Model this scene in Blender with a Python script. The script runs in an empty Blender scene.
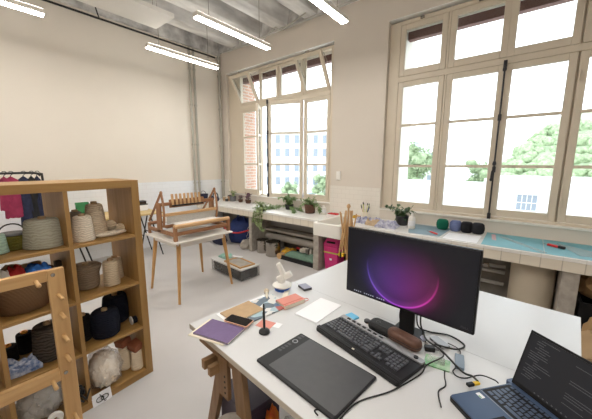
import bpy, bmesh, math, random
from mathutils import Vector, Matrix, Euler, noise
random.seed(7)
R = math.radians
PI = math.pi
scene = bpy.context.scene
COL = scene.collection

# ------------------------------------------------------------------ materials
def new_mat(name):
    m = bpy.data.materials.new(name); m.use_nodes = True
    nt = m.node_tree; return m, nt, nt.nodes['Principled BSDF']

def c4(c): return (c[0], c[1], c[2], 1.0)

def mat(name, col, rough=.55, metal=0., var=.0, scale=8., bump=0., spec=.5, col2=None, stretch=(1,1,1), detail=4., emit=None, estr=0., trans=0., alpha=1.):
    m, nt, b = new_mat(name)
    b.inputs['Base Color'].default_value = c4(col)
    b.inputs['Roughness'].default_value = rough
    b.inputs['Metallic'].default_value = metal
    b.inputs['Specular IOR Level'].default_value = spec
    if emit:
        b.inputs['Emission Color'].default_value = c4(emit); b.inputs['Emission Strength'].default_value = estr
    if trans: b.inputs['Transmission Weight'].default_value = trans
    if alpha < 1: b.inputs['Alpha'].default_value = alpha
    if var or bump or col2:
        tc = nt.nodes.new('ShaderNodeTexCoord'); mp = nt.nodes.new('ShaderNodeMapping')
        mp.inputs['Scale'].default_value = stretch
        nt.links.new(tc.outputs['Object'], mp.inputs['Vector'])
        n = nt.nodes.new('ShaderNodeTexNoise'); n.inputs['Scale'].default_value = scale; n.inputs['Detail'].default_value = detail
        nt.links.new(mp.outputs['Vector'], n.inputs['Vector'])
        if var or col2:
            rp = nt.nodes.new('ShaderNodeValToRGB')
            a = col if col2 else tuple(max(0, x*(1-var)) for x in col)
            bb = col2 if col2 else tuple(min(1, x*(1+var)) for x in col)
            rp.color_ramp.elements[0].color = c4(a); rp.color_ramp.elements[1].color = c4(bb)
            rp.color_ramp.elements[0].position = .32; rp.color_ramp.elements[1].position = .68
            nt.links.new(n.outputs['Fac'], rp.inputs['Fac']); nt.links.new(rp.outputs['Color'], b.inputs['Base Color'])
        if bump:
            bp = nt.nodes.new('ShaderNodeBump'); bp.inputs['Strength'].default_value = bump; bp.inputs['Distance'].default_value = .02
            nt.links.new(n.outputs['Fac'], bp.inputs['Height']); nt.links.new(bp.outputs['Normal'], b.inputs['Normal'])
    return m

def wood(name, a, b_, axis='z', rough=.5, scale=9.):
    s = {'x': (.06, 1, 1), 'y': (1, .06, 1), 'z': (1, 1, .06)}[axis]
    return mat(name, a, rough, col2=b_, scale=scale*4, stretch=s, detail=5, bump=.04)

def wave_mat(name, col, dark=.6, scale=120., bump=.5, rough=.9, axis='Z', dist=1.5):
    m, nt, b = new_mat(name)
    b.inputs['Roughness'].default_value = rough; b.inputs['Specular IOR Level'].default_value = .15
    tc = nt.nodes.new('ShaderNodeTexCoord')
    w = nt.nodes.new('ShaderNodeTexWave'); w.bands_direction = axis
    w.inputs['Scale'].default_value = scale; w.inputs['Distortion'].default_value = dist; w.inputs['Detail'].default_value = 2; w.inputs['Detail Scale'].default_value = 1.
    nt.links.new(tc.outputs['Object'], w.inputs['Vector'])
    rp = nt.nodes.new('ShaderNodeValToRGB')
    rp.color_ramp.elements[0].color = c4([x*dark for x in col]); rp.color_ramp.elements[1].color = c4(col)
    rp.color_ramp.elements[0].position = .0; rp.color_ramp.elements[1].position = .6
    nt.links.new(w.outputs['Fac'], rp.inputs['Fac']); nt.links.new(rp.outputs['Color'], b.inputs['Base Color'])
    bp = nt.nodes.new('ShaderNodeBump'); bp.inputs['Strength'].default_value = bump; bp.inputs['Distance'].default_value = .004
    nt.links.new(w.outputs['Fac'], bp.inputs['Height']); nt.links.new(bp.outputs['Normal'], b.inputs['Normal'])
    return m

def brick_mat(name, c1, c2, mortar, bw, bh, ms, plane='xz', rough=.35, bump=.3, offset=.5):
    m, nt, b = new_mat(name)
    b.inputs['Roughness'].default_value = rough
    tc = nt.nodes.new('ShaderNodeTexCoord'); sp = nt.nodes.new('ShaderNodeSeparateXYZ'); cb = nt.nodes.new('ShaderNodeCombineXYZ')
    nt.links.new(tc.outputs['Object'], sp.inputs[0])
    nt.links.new(sp.outputs[plane[0].upper()], cb.inputs[0]); nt.links.new(sp.outputs[plane[1].upper()], cb.inputs[1])
    t = nt.nodes.new('ShaderNodeTexBrick'); t.inputs['Scale'].default_value = 1; t.offset = offset
    t.inputs['Color1'].default_value = c4(c1); t.inputs['Color2'].default_value = c4(c2); t.inputs['Mortar'].default_value = c4(mortar)
    t.inputs['Brick Width'].default_value = bw; t.inputs['Row Height'].default_value = bh; t.inputs['Mortar Size'].default_value = ms
    nt.links.new(cb.outputs[0], t.inputs['Vector']); nt.links.new(t.outputs['Color'], b.inputs['Base Color'])
    bp = nt.nodes.new('ShaderNodeBump'); bp.invert = True; bp.inputs['Strength'].default_value = bump; bp.inputs['Distance'].default_value = .002
    nt.links.new(t.outputs['Fac'], bp.inputs['Height']); nt.links.new(bp.outputs['Normal'], b.inputs['Normal'])
    return m

M = {}
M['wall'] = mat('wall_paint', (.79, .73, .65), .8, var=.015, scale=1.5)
M['wall_shaded'] = mat('wall_paint_shaded', (.68, .62, .55), .8, var=.015, scale=1.5)  # wall paint made darker: the shade on the window wall is in the colour
M['ceil'] = mat('rough_concrete', (.34, .33, .325), .95, col2=(.88, .87, .85), scale=4, detail=10, bump=.6)
M['beam'] = mat('board_marked_concrete', (.46, .45, .44), .95, col2=(.90, .89, .87), scale=4, detail=9, bump=.5, stretch=(1, .35, 1))
M['floor'] = mat('sealed_screed', (.52, .50, .495), .40, col2=(.585, .565, .56), scale=1.2, detail=7, bump=.02)
M['tile_left'] = brick_mat('metro_tile_left', (.82, .835, .86), (.84, .855, .88), (.78, .785, .80), .15, .075, .003, 'yz', .25)
M['tile_back'] = brick_mat('metro_tile_back', (.79, .75, .69), (.80, .76, .70), (.72, .68, .62), .15, .075, .003, 'xz', .25)
M['tile_front'] = brick_mat('counter_front_tile', (.72, .66, .56), (.74, .68, .58), (.50, .45, .38), .15, .4, .004, 'xz', .3, offset=0)
M['tile_top'] = brick_mat('counter_top_tile', (.83, .82, .79), (.85, .84, .81), (.74, .72, .69), .15, .15, .003, 'xy', .25, offset=0)
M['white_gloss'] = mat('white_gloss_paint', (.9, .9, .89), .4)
M['sill'] = mat('painted_sill', (.84, .82, .77), .4, var=.01)
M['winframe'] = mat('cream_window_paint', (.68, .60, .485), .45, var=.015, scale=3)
M['brick'] = brick_mat('red_brick', (.52, .27, .19), (.62, .36, .27), (.62, .57, .5), .22, .065, .01, 'yz', .9)
M['render'] = mat('pale_render', (.72, .69, .64), .9, var=.05)
M['concrete'] = mat('grey_concrete', (.33, .30, .265), .9, col2=(.46, .42, .37), scale=14, detail=8, bump=.35)
M['concrete_dark'] = mat('dark_concrete', (.24, .22, .2), .95, col2=(.34, .31, .28), scale=10, detail=8, bump=.3)
M['oak_z'] = wood('oak_upright', (.29, .155, .043), (.37, .21, .07), 'z')
M['oak_y'] = wood('oak_lengthwise', (.29, .155, .043), (.37, .21, .07), 'y')
M['pine_z'] = wood('beech_upright', (.49, .285, .115), (.60, .375, .17), 'z')
M['pine_y'] = wood('beech_lengthwise', (.49, .285, .115), (.60, .375, .17), 'y')
M['pine_x'] = wood('beech_crosswise', (.49, .285, .115), (.60, .375, .17), 'x')
M['loom'] = wood('loom_wood', (.26, .115, .05), (.36, .18, .085), 'y')
M['loom_z'] = wood('loom_wood_upright', (.26, .115, .05), (.36, .18, .085), 'z')
M['loom_light'] = wood('loom_maple', (.52, .31, .14), (.62, .39, .2), 'y')
M['leg_wood'] = wood('table_leg_wood', (.47, .25, .085), (.56, .32, .12), 'z')
M['trestle'] = wood('trestle_wood_upright', (.21, .115, .05), (.29, .17, .085), 'z')
M['trestle_y'] = wood('trestle_wood_lengthwise', (.26, .15, .07), (.34, .205, .105), 'y')
M['trestle_x'] = wood('trestle_wood_crosswise', (.21, .115, .05), (.29, .17, .085), 'x')
M['white_top'] = mat('white_laminate', (.60, .60, .605), .35, var=.006, scale=2)
M['table_white'] = mat('pale_table_paint', (.74, .70, .64), .45, var=.02)
M['top_edge'] = mat('edge_banding', (.46, .41, .345), .5)
M['black_plastic'] = mat('black_plastic', (.018, .018, .019), .42, spec=.22)
M['tablet_face'] = mat('tablet_sheet', (.055, .055, .06), .42, var=.05, scale=30)
M['key'] = mat('black_keycap_sheen', (.085, .088, .10), .35, spec=.4)  # black keys greyed; the sheen on their tops is in the colour
M['silver'] = mat('silver_plastic', (.33, .335, .35), .35, .3)
M['metal'] = mat('brushed_steel', (.40, .37, .33), .25, .95, var=.04, scale=20)
M['dark_metal'] = mat('black_tube_steel', (.02, .02, .02), .4, .3)
M['laptop'] = mat('slate_laptop_case', (.055, .09, .165), .38, .1)
M['laptop_side'] = mat('black_laptop_case', (.012, .012, .013), .5, spec=.22)
M['rubber'] = mat('black_rubber', (.012, .012, .012), .6)
M['pipe'] = mat('painted_pipe', (.42, .40, .35), .5)
M['pipe_grey'] = mat('grey_conduit', (.46, .45, .43), .5)
M['white_plastic'] = mat('white_plastic', (.82, .80, .76), .35)
M['ivory'] = mat('ivory_plastic', (.78, .72, .60), .4)
M['blue_plastic'] = mat('blue_plastic', (.03, .12, .5), .4)
M['added_uplight'] = mat('added_uplight_glow', (1, .95, .85), .5, emit=(1.0, .94, .86), estr=4.)  # upward glow added to the strip lamps to lift the ceiling
M['panel'] = mat('acoustic_panel', (.72, .70, .66), .8, var=.01)
M['lamp_body'] = mat('white_aluminium', (.75, .72, .66), .4)
M['lamp_glow'] = mat('lamp_diffuser', (1, .95, .85), .5, emit=(1.0, .955, .885), estr=25.)
M['purple'] = mat('purple_cloth_cover', (.17, .115, .24), .75, var=.05, scale=60)
M['cream_paper'] = mat('cream_paper', (.80, .74, .60), .8)
M['white_paper'] = mat('white_paper', (.86, .86, .88), .75)
M['kraft'] = mat('kraft_board', (.48, .33, .19), .85, var=.06, scale=25)
M['coral'] = mat('coral_cover', (.66, .25, .20), .65, var=.03, scale=30)
M['coral_dark'] = mat('coral_elastic', (.58, .15, .11), .6)
M['copper'] = mat('copper_case', (.72, .42, .27), .35, .3)
M['glass_black'] = mat('black_screen_glass', (.008, .008, .01), .08)
M['sticky'] = mat('blue_sticky_paper', (.16, .50, .75), .8)
M['case_black'] = mat('black_case_fabric', (.012, .012, .013), .75, var=.2, scale=90, bump=.2)
M['case_brown'] = mat('brown_leather', (.115, .052, .032), .6, var=.12, scale=50, bump=.15)
M['orange'] = mat('orange_plastic', (.85, .33, .03), .5)
M['greenpack'] = mat('green_blister_card', (.10, .36, .13), .25, col2=(.45, .62, .42), scale=28)
M['hub'] = mat('blue_grey_adapter', (.17, .22, .28), .45)
M['yellow'] = mat('yellow_plug', (.85, .55, .02), .5)
M['box_blue'] = mat('grey_blue_card', (.30, .31, .40), .6)
M['teal_mat'] = mat('teal_cutting_mat', (.17, .43, .50), .6, var=.03, scale=6)
M['blue_mat'] = mat('grey_blue_cutting_mat', (.20, .30, .36), .6, var=.04, scale=6)
M['red'] = mat('red_plastic', (.62, .03, .03), .4)
M['pink'] = mat('pink_plastic', (.62, .025, .20), .4)
M['lime'] = mat('lime_band', (.55, .62, .08), .5)
M['dark_grey'] = mat('dark_grey_plastic', (.045, .045, .05), .5)
M['clear'] = None
M['leaf'] = mat('green_leaf', (.11, .19, .06), .6, col2=(.26, .37, .15), scale=18)
M['leaf_pale'] = mat('pale_leaf', (.19, .27, .10), .6, col2=(.36, .43, .22), scale=18)
M['leaf_dark'] = mat('dark_leaf', (.03, .075, .025), .5, col2=(.08, .15, .05), scale=18)
M['leaf_purple'] = mat('purple_leaf', (.11, .035, .07), .6, col2=(.24, .10, .15), scale=18)
M['stem'] = mat('plant_stem', (.14, .19, .06), .7)
M['pot_black'] = mat('black_pot', (.02, .02, .022), .5)
M['pot_brown'] = mat('brown_woven_pot', (.12, .055, .035), .8, var=.3, scale=70, bump=.5)
M['pot_grey'] = mat('grey_pot', (.14, .14, .15), .6)
M['terracotta'] = mat('tan_clay', (.46, .27, .14), .7)
M['blanket'] = mat('blue_bag_fabric', (.008, .026, .13), .7, var=.2, scale=12, bump=.2)
M['navy_cloth'] = mat('navy_cloth', (.018, .022, .055), .9, var=.25, scale=20, bump=.2)
M['black_cloth'] = mat('black_cloth', (.012, .012, .014), .9, var=.2, scale=20, bump=.2)
M['pink_cloth'] = mat('pink_cloth', (.27, .025, .07), .9, var=.15, scale=15, bump=.2)
M['white_cloth'] = mat('white_cloth', (.74, .70, .63), .9, var=.06, scale=15, bump=.2)
M['grey_cloth'] = mat('grey_cloth', (.36, .33, .29), .9, var=.12, scale=15, bump=.2)
M['blue_cloth'] = mat('bright_blue_cloth', (.03, .15, .52), .85, var=.15, scale=15, bump=.2)
M['red_cloth'] = mat('red_cloth', (.55, .03, .03), .85, var=.15, scale=15, bump=.2)
M['tan_cloth'] = mat('tan_cloth', (.5, .37, .24), .9, var=.12, scale=15, bump=.2)
M['green_cloth'] = mat('sage_green_cloth', (.15, .25, .19), .9, var=.12, scale=25, bump=.2)
M['mint_cloth'] = mat('mint_cloth', (.36, .62, .54), .9, var=.1, scale=25, bump=.2)
M['yellow_cloth'] = mat('mustard_cloth', (.60, .34, .03), .9, var=.15, scale=20, bump=.2)
M['lilac_cloth'] = mat('lilac_check_cloth', (.22, .23, .38), .9, col2=(.60, .60, .68), scale=26, bump=.2)
M['blueprint'] = mat('blue_white_print', (.05, .12, .32), .9, col2=(.62, .66, .75), scale=45)
M['fleece'] = mat('white_fleece', (.70, .57, .42), .95, col2=(.88, .79, .66), scale=16, bump=.9, detail=8)
M['brown_box'] = mat('dark_brown_fabric', (.045, .028, .018), .9, var=.15, scale=40, bump=.2)
M['basket'] = wave_mat('brown_basket', (.24, .14, .075), .6, 40, .6)
M['leather'] = mat('reddish_leather', (.26, .085, .04), .6, var=.15, scale=20)
M['cardboard'] = mat('cardboard', (.44, .30, .17), .85, var=.06, scale=9)
M['paper_bag'] = mat('brown_paper', (.40, .25, .12), .85, var=.15, scale=7, bump=.3)
M['purple_box'] = mat('dark_plum_box', (.05, .035, .06), .5)
M['seat_grey'] = mat('taupe_felt', (.33, .29, .25), .9, var=.05, scale=60, bump=.2)
M['drum'] = mat('beige_drum', (.56, .49, .385), .5, var=.03, scale=2)
M['roll'] = mat('grey_paper_roll', (.46, .43, .39), .7, var=.03, scale=3)
M['plank'] = mat('grey_board', (.36, .355, .36), .7, var=.05, scale=5)
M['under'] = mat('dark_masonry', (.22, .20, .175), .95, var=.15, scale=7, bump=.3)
M['table_yellow'] = wood('yellow_wood', (.56, .40, .17), (.64, .48, .23), 'y')
M['green_book'] = mat('green_cloth_cover', (.04, .22, .08), .7)
M['white_warp'] = wave_mat('white_warp_threads', (.78, .74, .68), .7, 90, .3, .8, 'Y', .2)
M['grey_warp'] = wave_mat('grey_heddles', (.62, .59, .55), .5, 110, .3, .7, 'Y', .2)
M['outside_white'] = mat('white_facade', (.66, .66, .65), .9, var=.02, scale=.5)
M['outside_roof'] = mat('zinc_roof', (.36, .40, .47), .7, var=.05, scale=1)
M['outside_glass'] = mat('facade_window', (.20, .23, .27), .3)
M['ground_out'] = mat('pale_ground', (.78, .77, .74), .95, var=.06, scale=.3)
M['tree_leaf'] = mat('tree_foliage', (.17, .24, .12), .8, col2=(.40, .48, .30), scale=2.2)
M['trunk'] = mat('bark', (.12, .08, .05), .9, var=.2, scale=8)
M['hill'] = mat('hillside', (.26, .32, .2), .95, col2=(.44, .5, .35), scale=.25)
M['espag'] = mat('black_iron', (.035, .035, .042), .45, .5)
M['shutter'] = mat('plum_brown_shutter', (.14, .07, .06), .8, var=.05)
M['car'] = mat('car_paint', (.12, .18, .30), .3)

def glass_mat():
    m, nt, b = new_mat('clear_pane'); nt.nodes.remove(b)
    t = nt.nodes.new('ShaderNodeBsdfTransparent'); t.inputs[0].default_value = (.96, .975, .97, 1)
    g = nt.nodes.new('ShaderNodeBsdfGlossy'); g.inputs['Roughness'].default_value = .02
    f = nt.nodes.new('ShaderNodeFresnel'); f.inputs[0].default_value = 1.3
    mx = nt.nodes.new('ShaderNodeMixShader'); nt.links.new(f.outputs[0], mx.inputs[0]); nt.links.new(t.outputs[0], mx.inputs[1]); nt.links.new(g.outputs[0], mx.inputs[2])
    nt.links.new(mx.outputs[0], nt.nodes['Material Output'].inputs[0]); return m
M['pane'] = glass_mat()
def film_mat(name, tint, k, rough=.12, base=(.9, .9, .9)):
    m, nt, b = new_mat(name)
    b.inputs['Base Color'].default_value = c4(base); b.inputs['Roughness'].default_value = rough
    t = nt.nodes.new('ShaderNodeBsdfTransparent'); t.inputs[0].default_value = c4(tint)
    mx = nt.nodes.new('ShaderNodeMixShader'); mx.inputs[0].default_value = k
    nt.links.new(t.outputs[0], mx.inputs[1]); nt.links.new(b.outputs[0], mx.inputs[2])
    nt.links.new(mx.outputs[0], nt.nodes['Material Output'].inputs[0]); return m
M['film'] = film_mat('clear_plastic_bag', (.95, .95, .95), .25)
M['bin_clear'] = film_mat('translucent_bin', (.92, .92, .92), .10, .3, (.7, .7, .7))
M['bin_lid'] = film_mat('frosted_lid', (.9, .9, .9), .7, .35, (.8, .8, .8))
M['acrylic'] = film_mat('clear_ruler', (.95, .97, .97), .35, .1)

def screen_mat():
    m, nt, b = new_mat('monitor_picture')
    b.inputs['Base Color'].default_value = (.006, .006, .007, 1); b.inputs['Roughness'].default_value = .3; b.inputs['Specular IOR Level'].default_value = .25
    N = nt.nodes.new; L = nt.links.new
    tc = N('ShaderNodeTexCoord'); sp = N('ShaderNodeSeparateXYZ'); L(tc.outputs['Object'], sp.inputs[0])
    def math_(op, a, bb=None, cl=False):
        n = N('ShaderNodeMath'); n.operation = op; n.use_clamp = cl
        for i, v in enumerate((a, bb)):
            if v is None: continue
            if isinstance(v, (int, float)): n.inputs[i].default_value = v
            else: L(v, n.inputs[i])
        return n.outputs[0]
    x = math_('ADD', sp.outputs['X'], .012); z = math_('ADD', sp.outputs['Z'], -.005)
    r = math_('SQRT', math_('ADD', math_('MULTIPLY', x, x), math_('MULTIPLY', z, z)))
    def ramp(pts):
        q = N('ShaderNodeValToRGB'); cr = q.color_ramp
        cr.elements[0].position = 0; cr.elements[0].color = (pts[0][1],)*3 + (1,)
        cr.elements[1].position = 1; cr.elements[1].color = (0, 0, 0, 1)
        for p, v in pts[1:]:
            e = cr.elements.new(p); e.color = (v, v, v, 1)
        L(math_('MULTIPLY', r, 2.75), q.inputs[0]); return q.outputs[0]
    fill = math_('MULTIPLY', ramp([(0, .34), (.25, .27), (.42, .15), (.50, .06), (.65, .015), (.8, .0)]), math_('ADD', math_('MULTIPLY', z, -3.6), .58, True))
    low = math_('POWER', math_('ADD', math_('MULTIPLY', z, -5.4), .20, True), 1.3)
    limb = math_('MULTIPLY', ramp([(0, 0), (.40, 0), (.47, .22), (.488, 1.0), (.503, .12), (.56, .03), (.62, 0)]), low)
    total = math_('ADD', fill, limb)
    hue = N('ShaderNodeValToRGB'); h = hue.color_ramp
    h.elements[0].position = .0; h.elements[0].color = (.10, .09, .55, 1)
    h.elements[1].position = 1.; h.elements[1].color = (.62, .03, .22, 1)
    e = h.elements.new(.5); e.color = (.27, .04, .42, 1)
    L(math_('ADD', math_('MULTIPLY', sp.outputs['X'], 2.2), .55, True), hue.inputs[0])
    mul = N('ShaderNodeVectorMath'); mul.operation = 'SCALE'
    L(hue.outputs[0], mul.inputs[0]); L(total, mul.inputs['Scale'])
    add = N('ShaderNodeVectorMath'); add.operation = 'ADD'; L(mul.outputs[0], add.inputs[0]); add.inputs[1].default_value = (.006, .006, .008)
    L(add.outputs[0], b.inputs['Emission Color']); b.inputs['Emission Strength'].default_value = .75
    return m
M['screen'] = screen_mat()
M['screen_code'] = mat('laptop_picture', (.006, .006, .007), .3, spec=.22, emit=(.010, .010, .011), estr=1.)
M['glow_grey'] = mat('grey_screen_text', (.02, .02, .02), .4, emit=(.030, .030, .033), estr=1.)
M['glow_blue'] = mat('blue_screen_icon', (.02, .02, .02), .4, emit=(.05, .09, .26), estr=1.)
M['glow_white'] = mat('pale_screen_icon', (.02, .02, .02), .4, emit=(.25, .26, .32), estr=1.)
def magazine_mat():
    m, nt, b = new_mat('printed_cover'); b.inputs['Roughness'].default_value = .4
    tc = nt.nodes.new('ShaderNodeTexCoord'); v = nt.nodes.new('ShaderNodeTexVoronoi'); v.inputs['Scale'].default_value = 22
    nt.links.new(tc.outputs['Object'], v.inputs['Vector'])
    rp = nt.nodes.new('ShaderNodeValToRGB'); cr = rp.color_ramp; cr.interpolation = 'CONSTANT'
    cr.elements[0].color = (.10, .14, .18, 1); cr.elements[1].position = .3; cr.elements[1].color = (.38, .52, .58, 1)
    for p, c in ((.45, (.70, .70, .68)), (.76, (.50, .13, .11)), (.82, (.52, .60, .66)), (.92, (.14, .22, .34))):
        e = cr.elements.new(p); e.color = c4(c)
    sp = nt.nodes.new('ShaderNodeSeparateColor'); nt.links.new(v.outputs['Color'], sp.inputs[0])
    nt.links.new(sp.outputs[0], rp.inputs[0]); nt.links.new(rp.outputs[0], b.inputs['Base Color']); return m
M['magazine'] = magazine_mat(); M['pink_paper'] = mat('pink_paper', (.62, .40, .42), .8)

# ------------------------------------------------------------------ mesh helpers
def frame(d):
    d = Vector(d).normalized(); a = Vector((0, 0, 1)) if abs(d.z) < .9 else Vector((1, 0, 0))
    u = d.cross(a).normalized(); return u, d.cross(u).normalized()

class MB:
    def __init__(s): s.bm = bmesh.new()
    def box(s, c, size, rot=None):
        hx, hy, hz = [x/2 for x in size]; m = Matrix()
        if rot is not None: m = rot.to_4x4() if isinstance(rot, Matrix) else Euler(rot).to_matrix().to_4x4()
        v = [s.bm.verts.new(Vector(c) + (m @ Vector((x*hx, y*hy, z*hz)))) for x in (-1, 1) for y in (-1, 1) for z in (-1, 1)]
        for f in ((0, 1, 3, 2), (4, 6, 7, 5), (0, 4, 5, 1), (2, 3, 7, 6), (0, 2, 6, 4), (1, 5, 7, 3)): s.bm.faces.new([v[i] for i in f])
        return s
    def b2(s, x0, x1, y0, y1, z0, z1): return s.box(((x0+x1)/2, (y0+y1)/2, (z0+z1)/2), (x1-x0, y1-y0, z1-z0))
    def bar(s, p0, p1, w, t, side=None):                     # rectangular bar from p0 to p1
        p0, p1 = Vector(p0), Vector(p1); d = (p1-p0); L = d.length; d.normalize()
        a = Vector(side) if side else (Vector((1, 0, 0)) if abs(d.x) < .8 else Vector((0, 1, 0)))
        a = (a - d*a.dot(d)).normalized(); b = d.cross(a)
        return s.box((p0+p1)/2, (w, t, L), Matrix((a, b, d)).transposed())
    def taper(s, p0, p1, w0, w1, side=(1, 0, 0)):            # square tapered leg
        p0, p1 = Vector(p0), Vector(p1); d = (p1-p0).normalized(); a = Vector(side); a = (a-d*a.dot(d)).normalized(); b = d.cross(a)
        q = []
        for p, w in ((p0, w0), (p1, w1)):
            for i, j in ((-1, -1), (1, -1), (1, 1), (-1, 1)): q.append(s.bm.verts.new(p + a*i*w/2 + b*j*w/2))
        s.bm.faces.new(q[3::-1]); s.bm.faces.new(q[4:])
        for i in range(4): s.bm.faces.new((q[i], q[(i+1) % 4], q[4+(i+1) % 4], q[4+i]))
        return s
    def tube(s, pts, r, seg=8, cap=True):
        pts = [Vector(p) for p in pts]; n = len(pts); rings = []
        u = None
        for i, p in enumerate(pts):
            d = (pts[min(i+1, n-1)] - pts[max(i-1, 0)])
            if d.length < 1e-9: d = Vector((0, 0, 1))
            d.normalize()
            if u is None: u = frame(d)[0]
            else:
                u = u - d*u.dot(d)
                u = u.normalized() if u.length > 1e-6 else frame(d)[0]
            w = d.cross(u); rr = r[i] if isinstance(r, (list, tuple)) else r
            rings.append([s.bm.verts.new(p + (u*math.cos(2*PI*k/seg) + w*math.sin(2*PI*k/seg))*rr) for k in range(seg)])
        for i in range(n-1):
            for k in range(seg): s.bm.faces.new((rings[i][k], rings[i][(k+1) % seg], rings[i+1][(k+1) % seg], rings[i+1][k]))
        if cap: s.bm.faces.new(rings[0][::-1]); s.bm.faces.new(rings[-1])
        return s
    def cyl(s, p0, p1, r0, r1=None, seg=20): return s.tube([p0, p1], [r0, r0 if r1 is None else r1], seg)
    def lathe(s, prof, c=(0, 0, 0), seg=28, rot=None, cap=True):
        m = Euler(rot).to_matrix() if rot else Matrix.Identity(3); c = Vector(c); rings = []
        for r, z in prof:
            if r < 1e-6: rings.append([s.bm.verts.new(c + m @ Vector((0, 0, z)))])
            else: rings.append([s.bm.verts.new(c + m @ Vector((r*math.cos(2*PI*k/seg), r*math.sin(2*PI*k/seg), z))) for k in range(seg)])
        for a, b in zip(rings, rings[1:]):
            for k in range(seg):
                j = (k+1) % seg
                if len(a) == 1 and len(b) == 1: continue
                if len(a) == 1: s.bm.faces.new((a[0], b[j], b[k]))
                elif len(b) == 1: s.bm.faces.new((a[k], a[j], b[0]))
                else: s.bm.faces.new((a[k], a[j], b[j], b[k]))
        if cap:
            if len(rings[0]) > 1: s.bm.faces.new(rings[0][::-1])
            if len(rings[-1]) > 1: s.bm.faces.new(rings[-1])
        return s
    def blob(s, c, rad, amp=0., seed=0, freq=3., sub=3, flat=None, rot=0.):
        t = bmesh.new(); bmesh.ops.create_icosphere(t, subdivisions=sub, radius=1)
        m = Matrix.Rotation(rot, 3, 'Z'); mp = {}
        for v in t.verts:
            k = 1 + amp*noise.noise(v.co*freq + Vector((seed*3.1, seed*1.7, seed)))
            p = Vector((v.co.x*rad[0]*k, v.co.y*rad[1]*k, v.co.z*rad[2]*k))
            if flat is not None and p.z < -flat: p.z = -flat
            mp[v] = s.bm.verts.new(Vector(c) + m @ p)
        for f in t.faces: s.bm.faces.new([mp[v] for v in f.verts])
        t.free(); return s
    def prism(s, poly, z0, z1):
        a = [s.bm.verts.new((x, y, z0)) for x, y in poly]; b = [s.bm.verts.new((x, y, z1)) for x, y in poly]
        s.bm.faces.new(a[::-1]); s.bm.faces.new(b); n = len(poly)
        for i in range(n): s.bm.faces.new((a[i], a[(i+1) % n], b[(i+1) % n], b[i]))
        return s
    def rounded(s, c, size, rad, rot=0., n=5):               # box with rounded vertical corners
        hx, hy = size[0]/2, size[1]/2; poly = []
        for cx, cy, a0 in ((hx-rad, hy-rad, 0), (-hx+rad, hy-rad, 90), (-hx+rad, -hy+rad, 180), (hx-rad, -hy+rad, 270)):
            for k in range(n+1):
                a = R(a0 + 90*k/n); poly.append((cx+rad*math.cos(a), cy+rad*math.sin(a)))
        cr, sr = math.cos(rot), math.sin(rot)
        return s.prism([(c[0]+x*cr-y*sr, c[1]+x*sr+y*cr) for x, y in poly], c[2]-size[2]/2, c[2]+size[2]/2)
    def leaf(s, p, d, L, w, up=(0, 0, 1), droop=.2):
        p = Vector(p); d = Vector(d).normalized(); a = d.cross(Vector(up))
        a = a.normalized() if a.length > 1e-3 else Vector((1, 0, 0)); n = a.cross(d)
        v0 = s.bm.verts.new(p); v1 = s.bm.verts.new(p + d*L*.5 + a*w/2 + n*L*.06); v2 = s.bm.verts.new(p + d*L - Vector((0, 0, droop*L)))
        v3 = s.bm.verts.new(p + d*L*.5 - a*w/2 + n*L*.06); v4 = s.bm.verts.new(p + d*L*.5 - n*L*.02)
        for f in ((v0, v1, v4), (v1, v2, v4), (v2, v3, v4), (v3, v0, v4)): s.bm.faces.new(f)
        return s
    def cloth(s, c, size, amp=.02, seed=0, n=14, freq=6.5, rot=0., thick=.012):   # rumpled folded textile lying on something
        sx, sy = size; cr, sr = math.cos(rot), math.sin(rot); g = [[], []]
        for lay in (0, 1):
            for i in range(n+1):
                row = []
                for j in range(n+1):
                    x = (i/n-.5); y = (j/n-.5); e = 1 + .10*noise.noise(Vector((x*5+seed, y*5, 2.)))
                    edge = max(0., 1-max(abs(x), abs(y))*2)
                    h = thick + amp*(.6+.8*noise.noise(Vector((x*freq, y*freq*.6, seed*1.3)))) * min(1, edge*4+.15)
                    px, py = x*sx*e, y*sy*e
                    row.append(s.bm.verts.new((c[0]+px*cr-py*sr, c[1]+px*sr+py*cr, c[2] + (max(h, .004) if lay else 0.))))
                g[lay].append(row)
        for i in range(n):
            for j in range(n):
                s.bm.faces.new((g[1][i][j], g[1][i+1][j], g[1][i+1][j+1], g[1][i][j+1]))
                s.bm.faces.new((g[0][i][j], g[0][i][j+1], g[0][i+1][j+1], g[0][i+1][j]))
        for i in range(n):
            for a, b in (((i, 0), (i+1, 0)), ((i+1, n), (i, n)), ((n, i), (n, i+1)), ((0, i+1), (0, i))):
                s.bm.faces.new((g[0][a[0]][a[1]], g[0][b[0]][b[1]], g[1][b[0]][b[1]], g[1][a[0]][a[1]]))
        return s
    def build(s, name, m, parent=None, smooth=None, bevel=0., loc=None, rot=None):
        bmesh.ops.recalc_face_normals(s.bm, faces=s.bm.faces[:])
        me = bpy.data.meshes.new(name); s.bm.to_mesh(me); s.bm.free()
        me.materials.append(M[m] if isinstance(m, str) else m)
        if smooth is not None:
            for p in me.polygons: p.use_smooth = True
            me.set_sharp_from_angle(angle=R(smooth))
        o = bpy.data.objects.new(name, me); COL.objects.link(o)
        if parent: o.parent = parent
        if loc is not None: o.location = loc
        if rot is not None: o.rotation_euler = rot
        if bevel:
            b = o.modifiers.new('bevel', 'BEVEL'); b.width = bevel; b.segments = 2; b.limit_method = 'ANGLE'; b.angle_limit = R(40)
        return o

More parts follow.
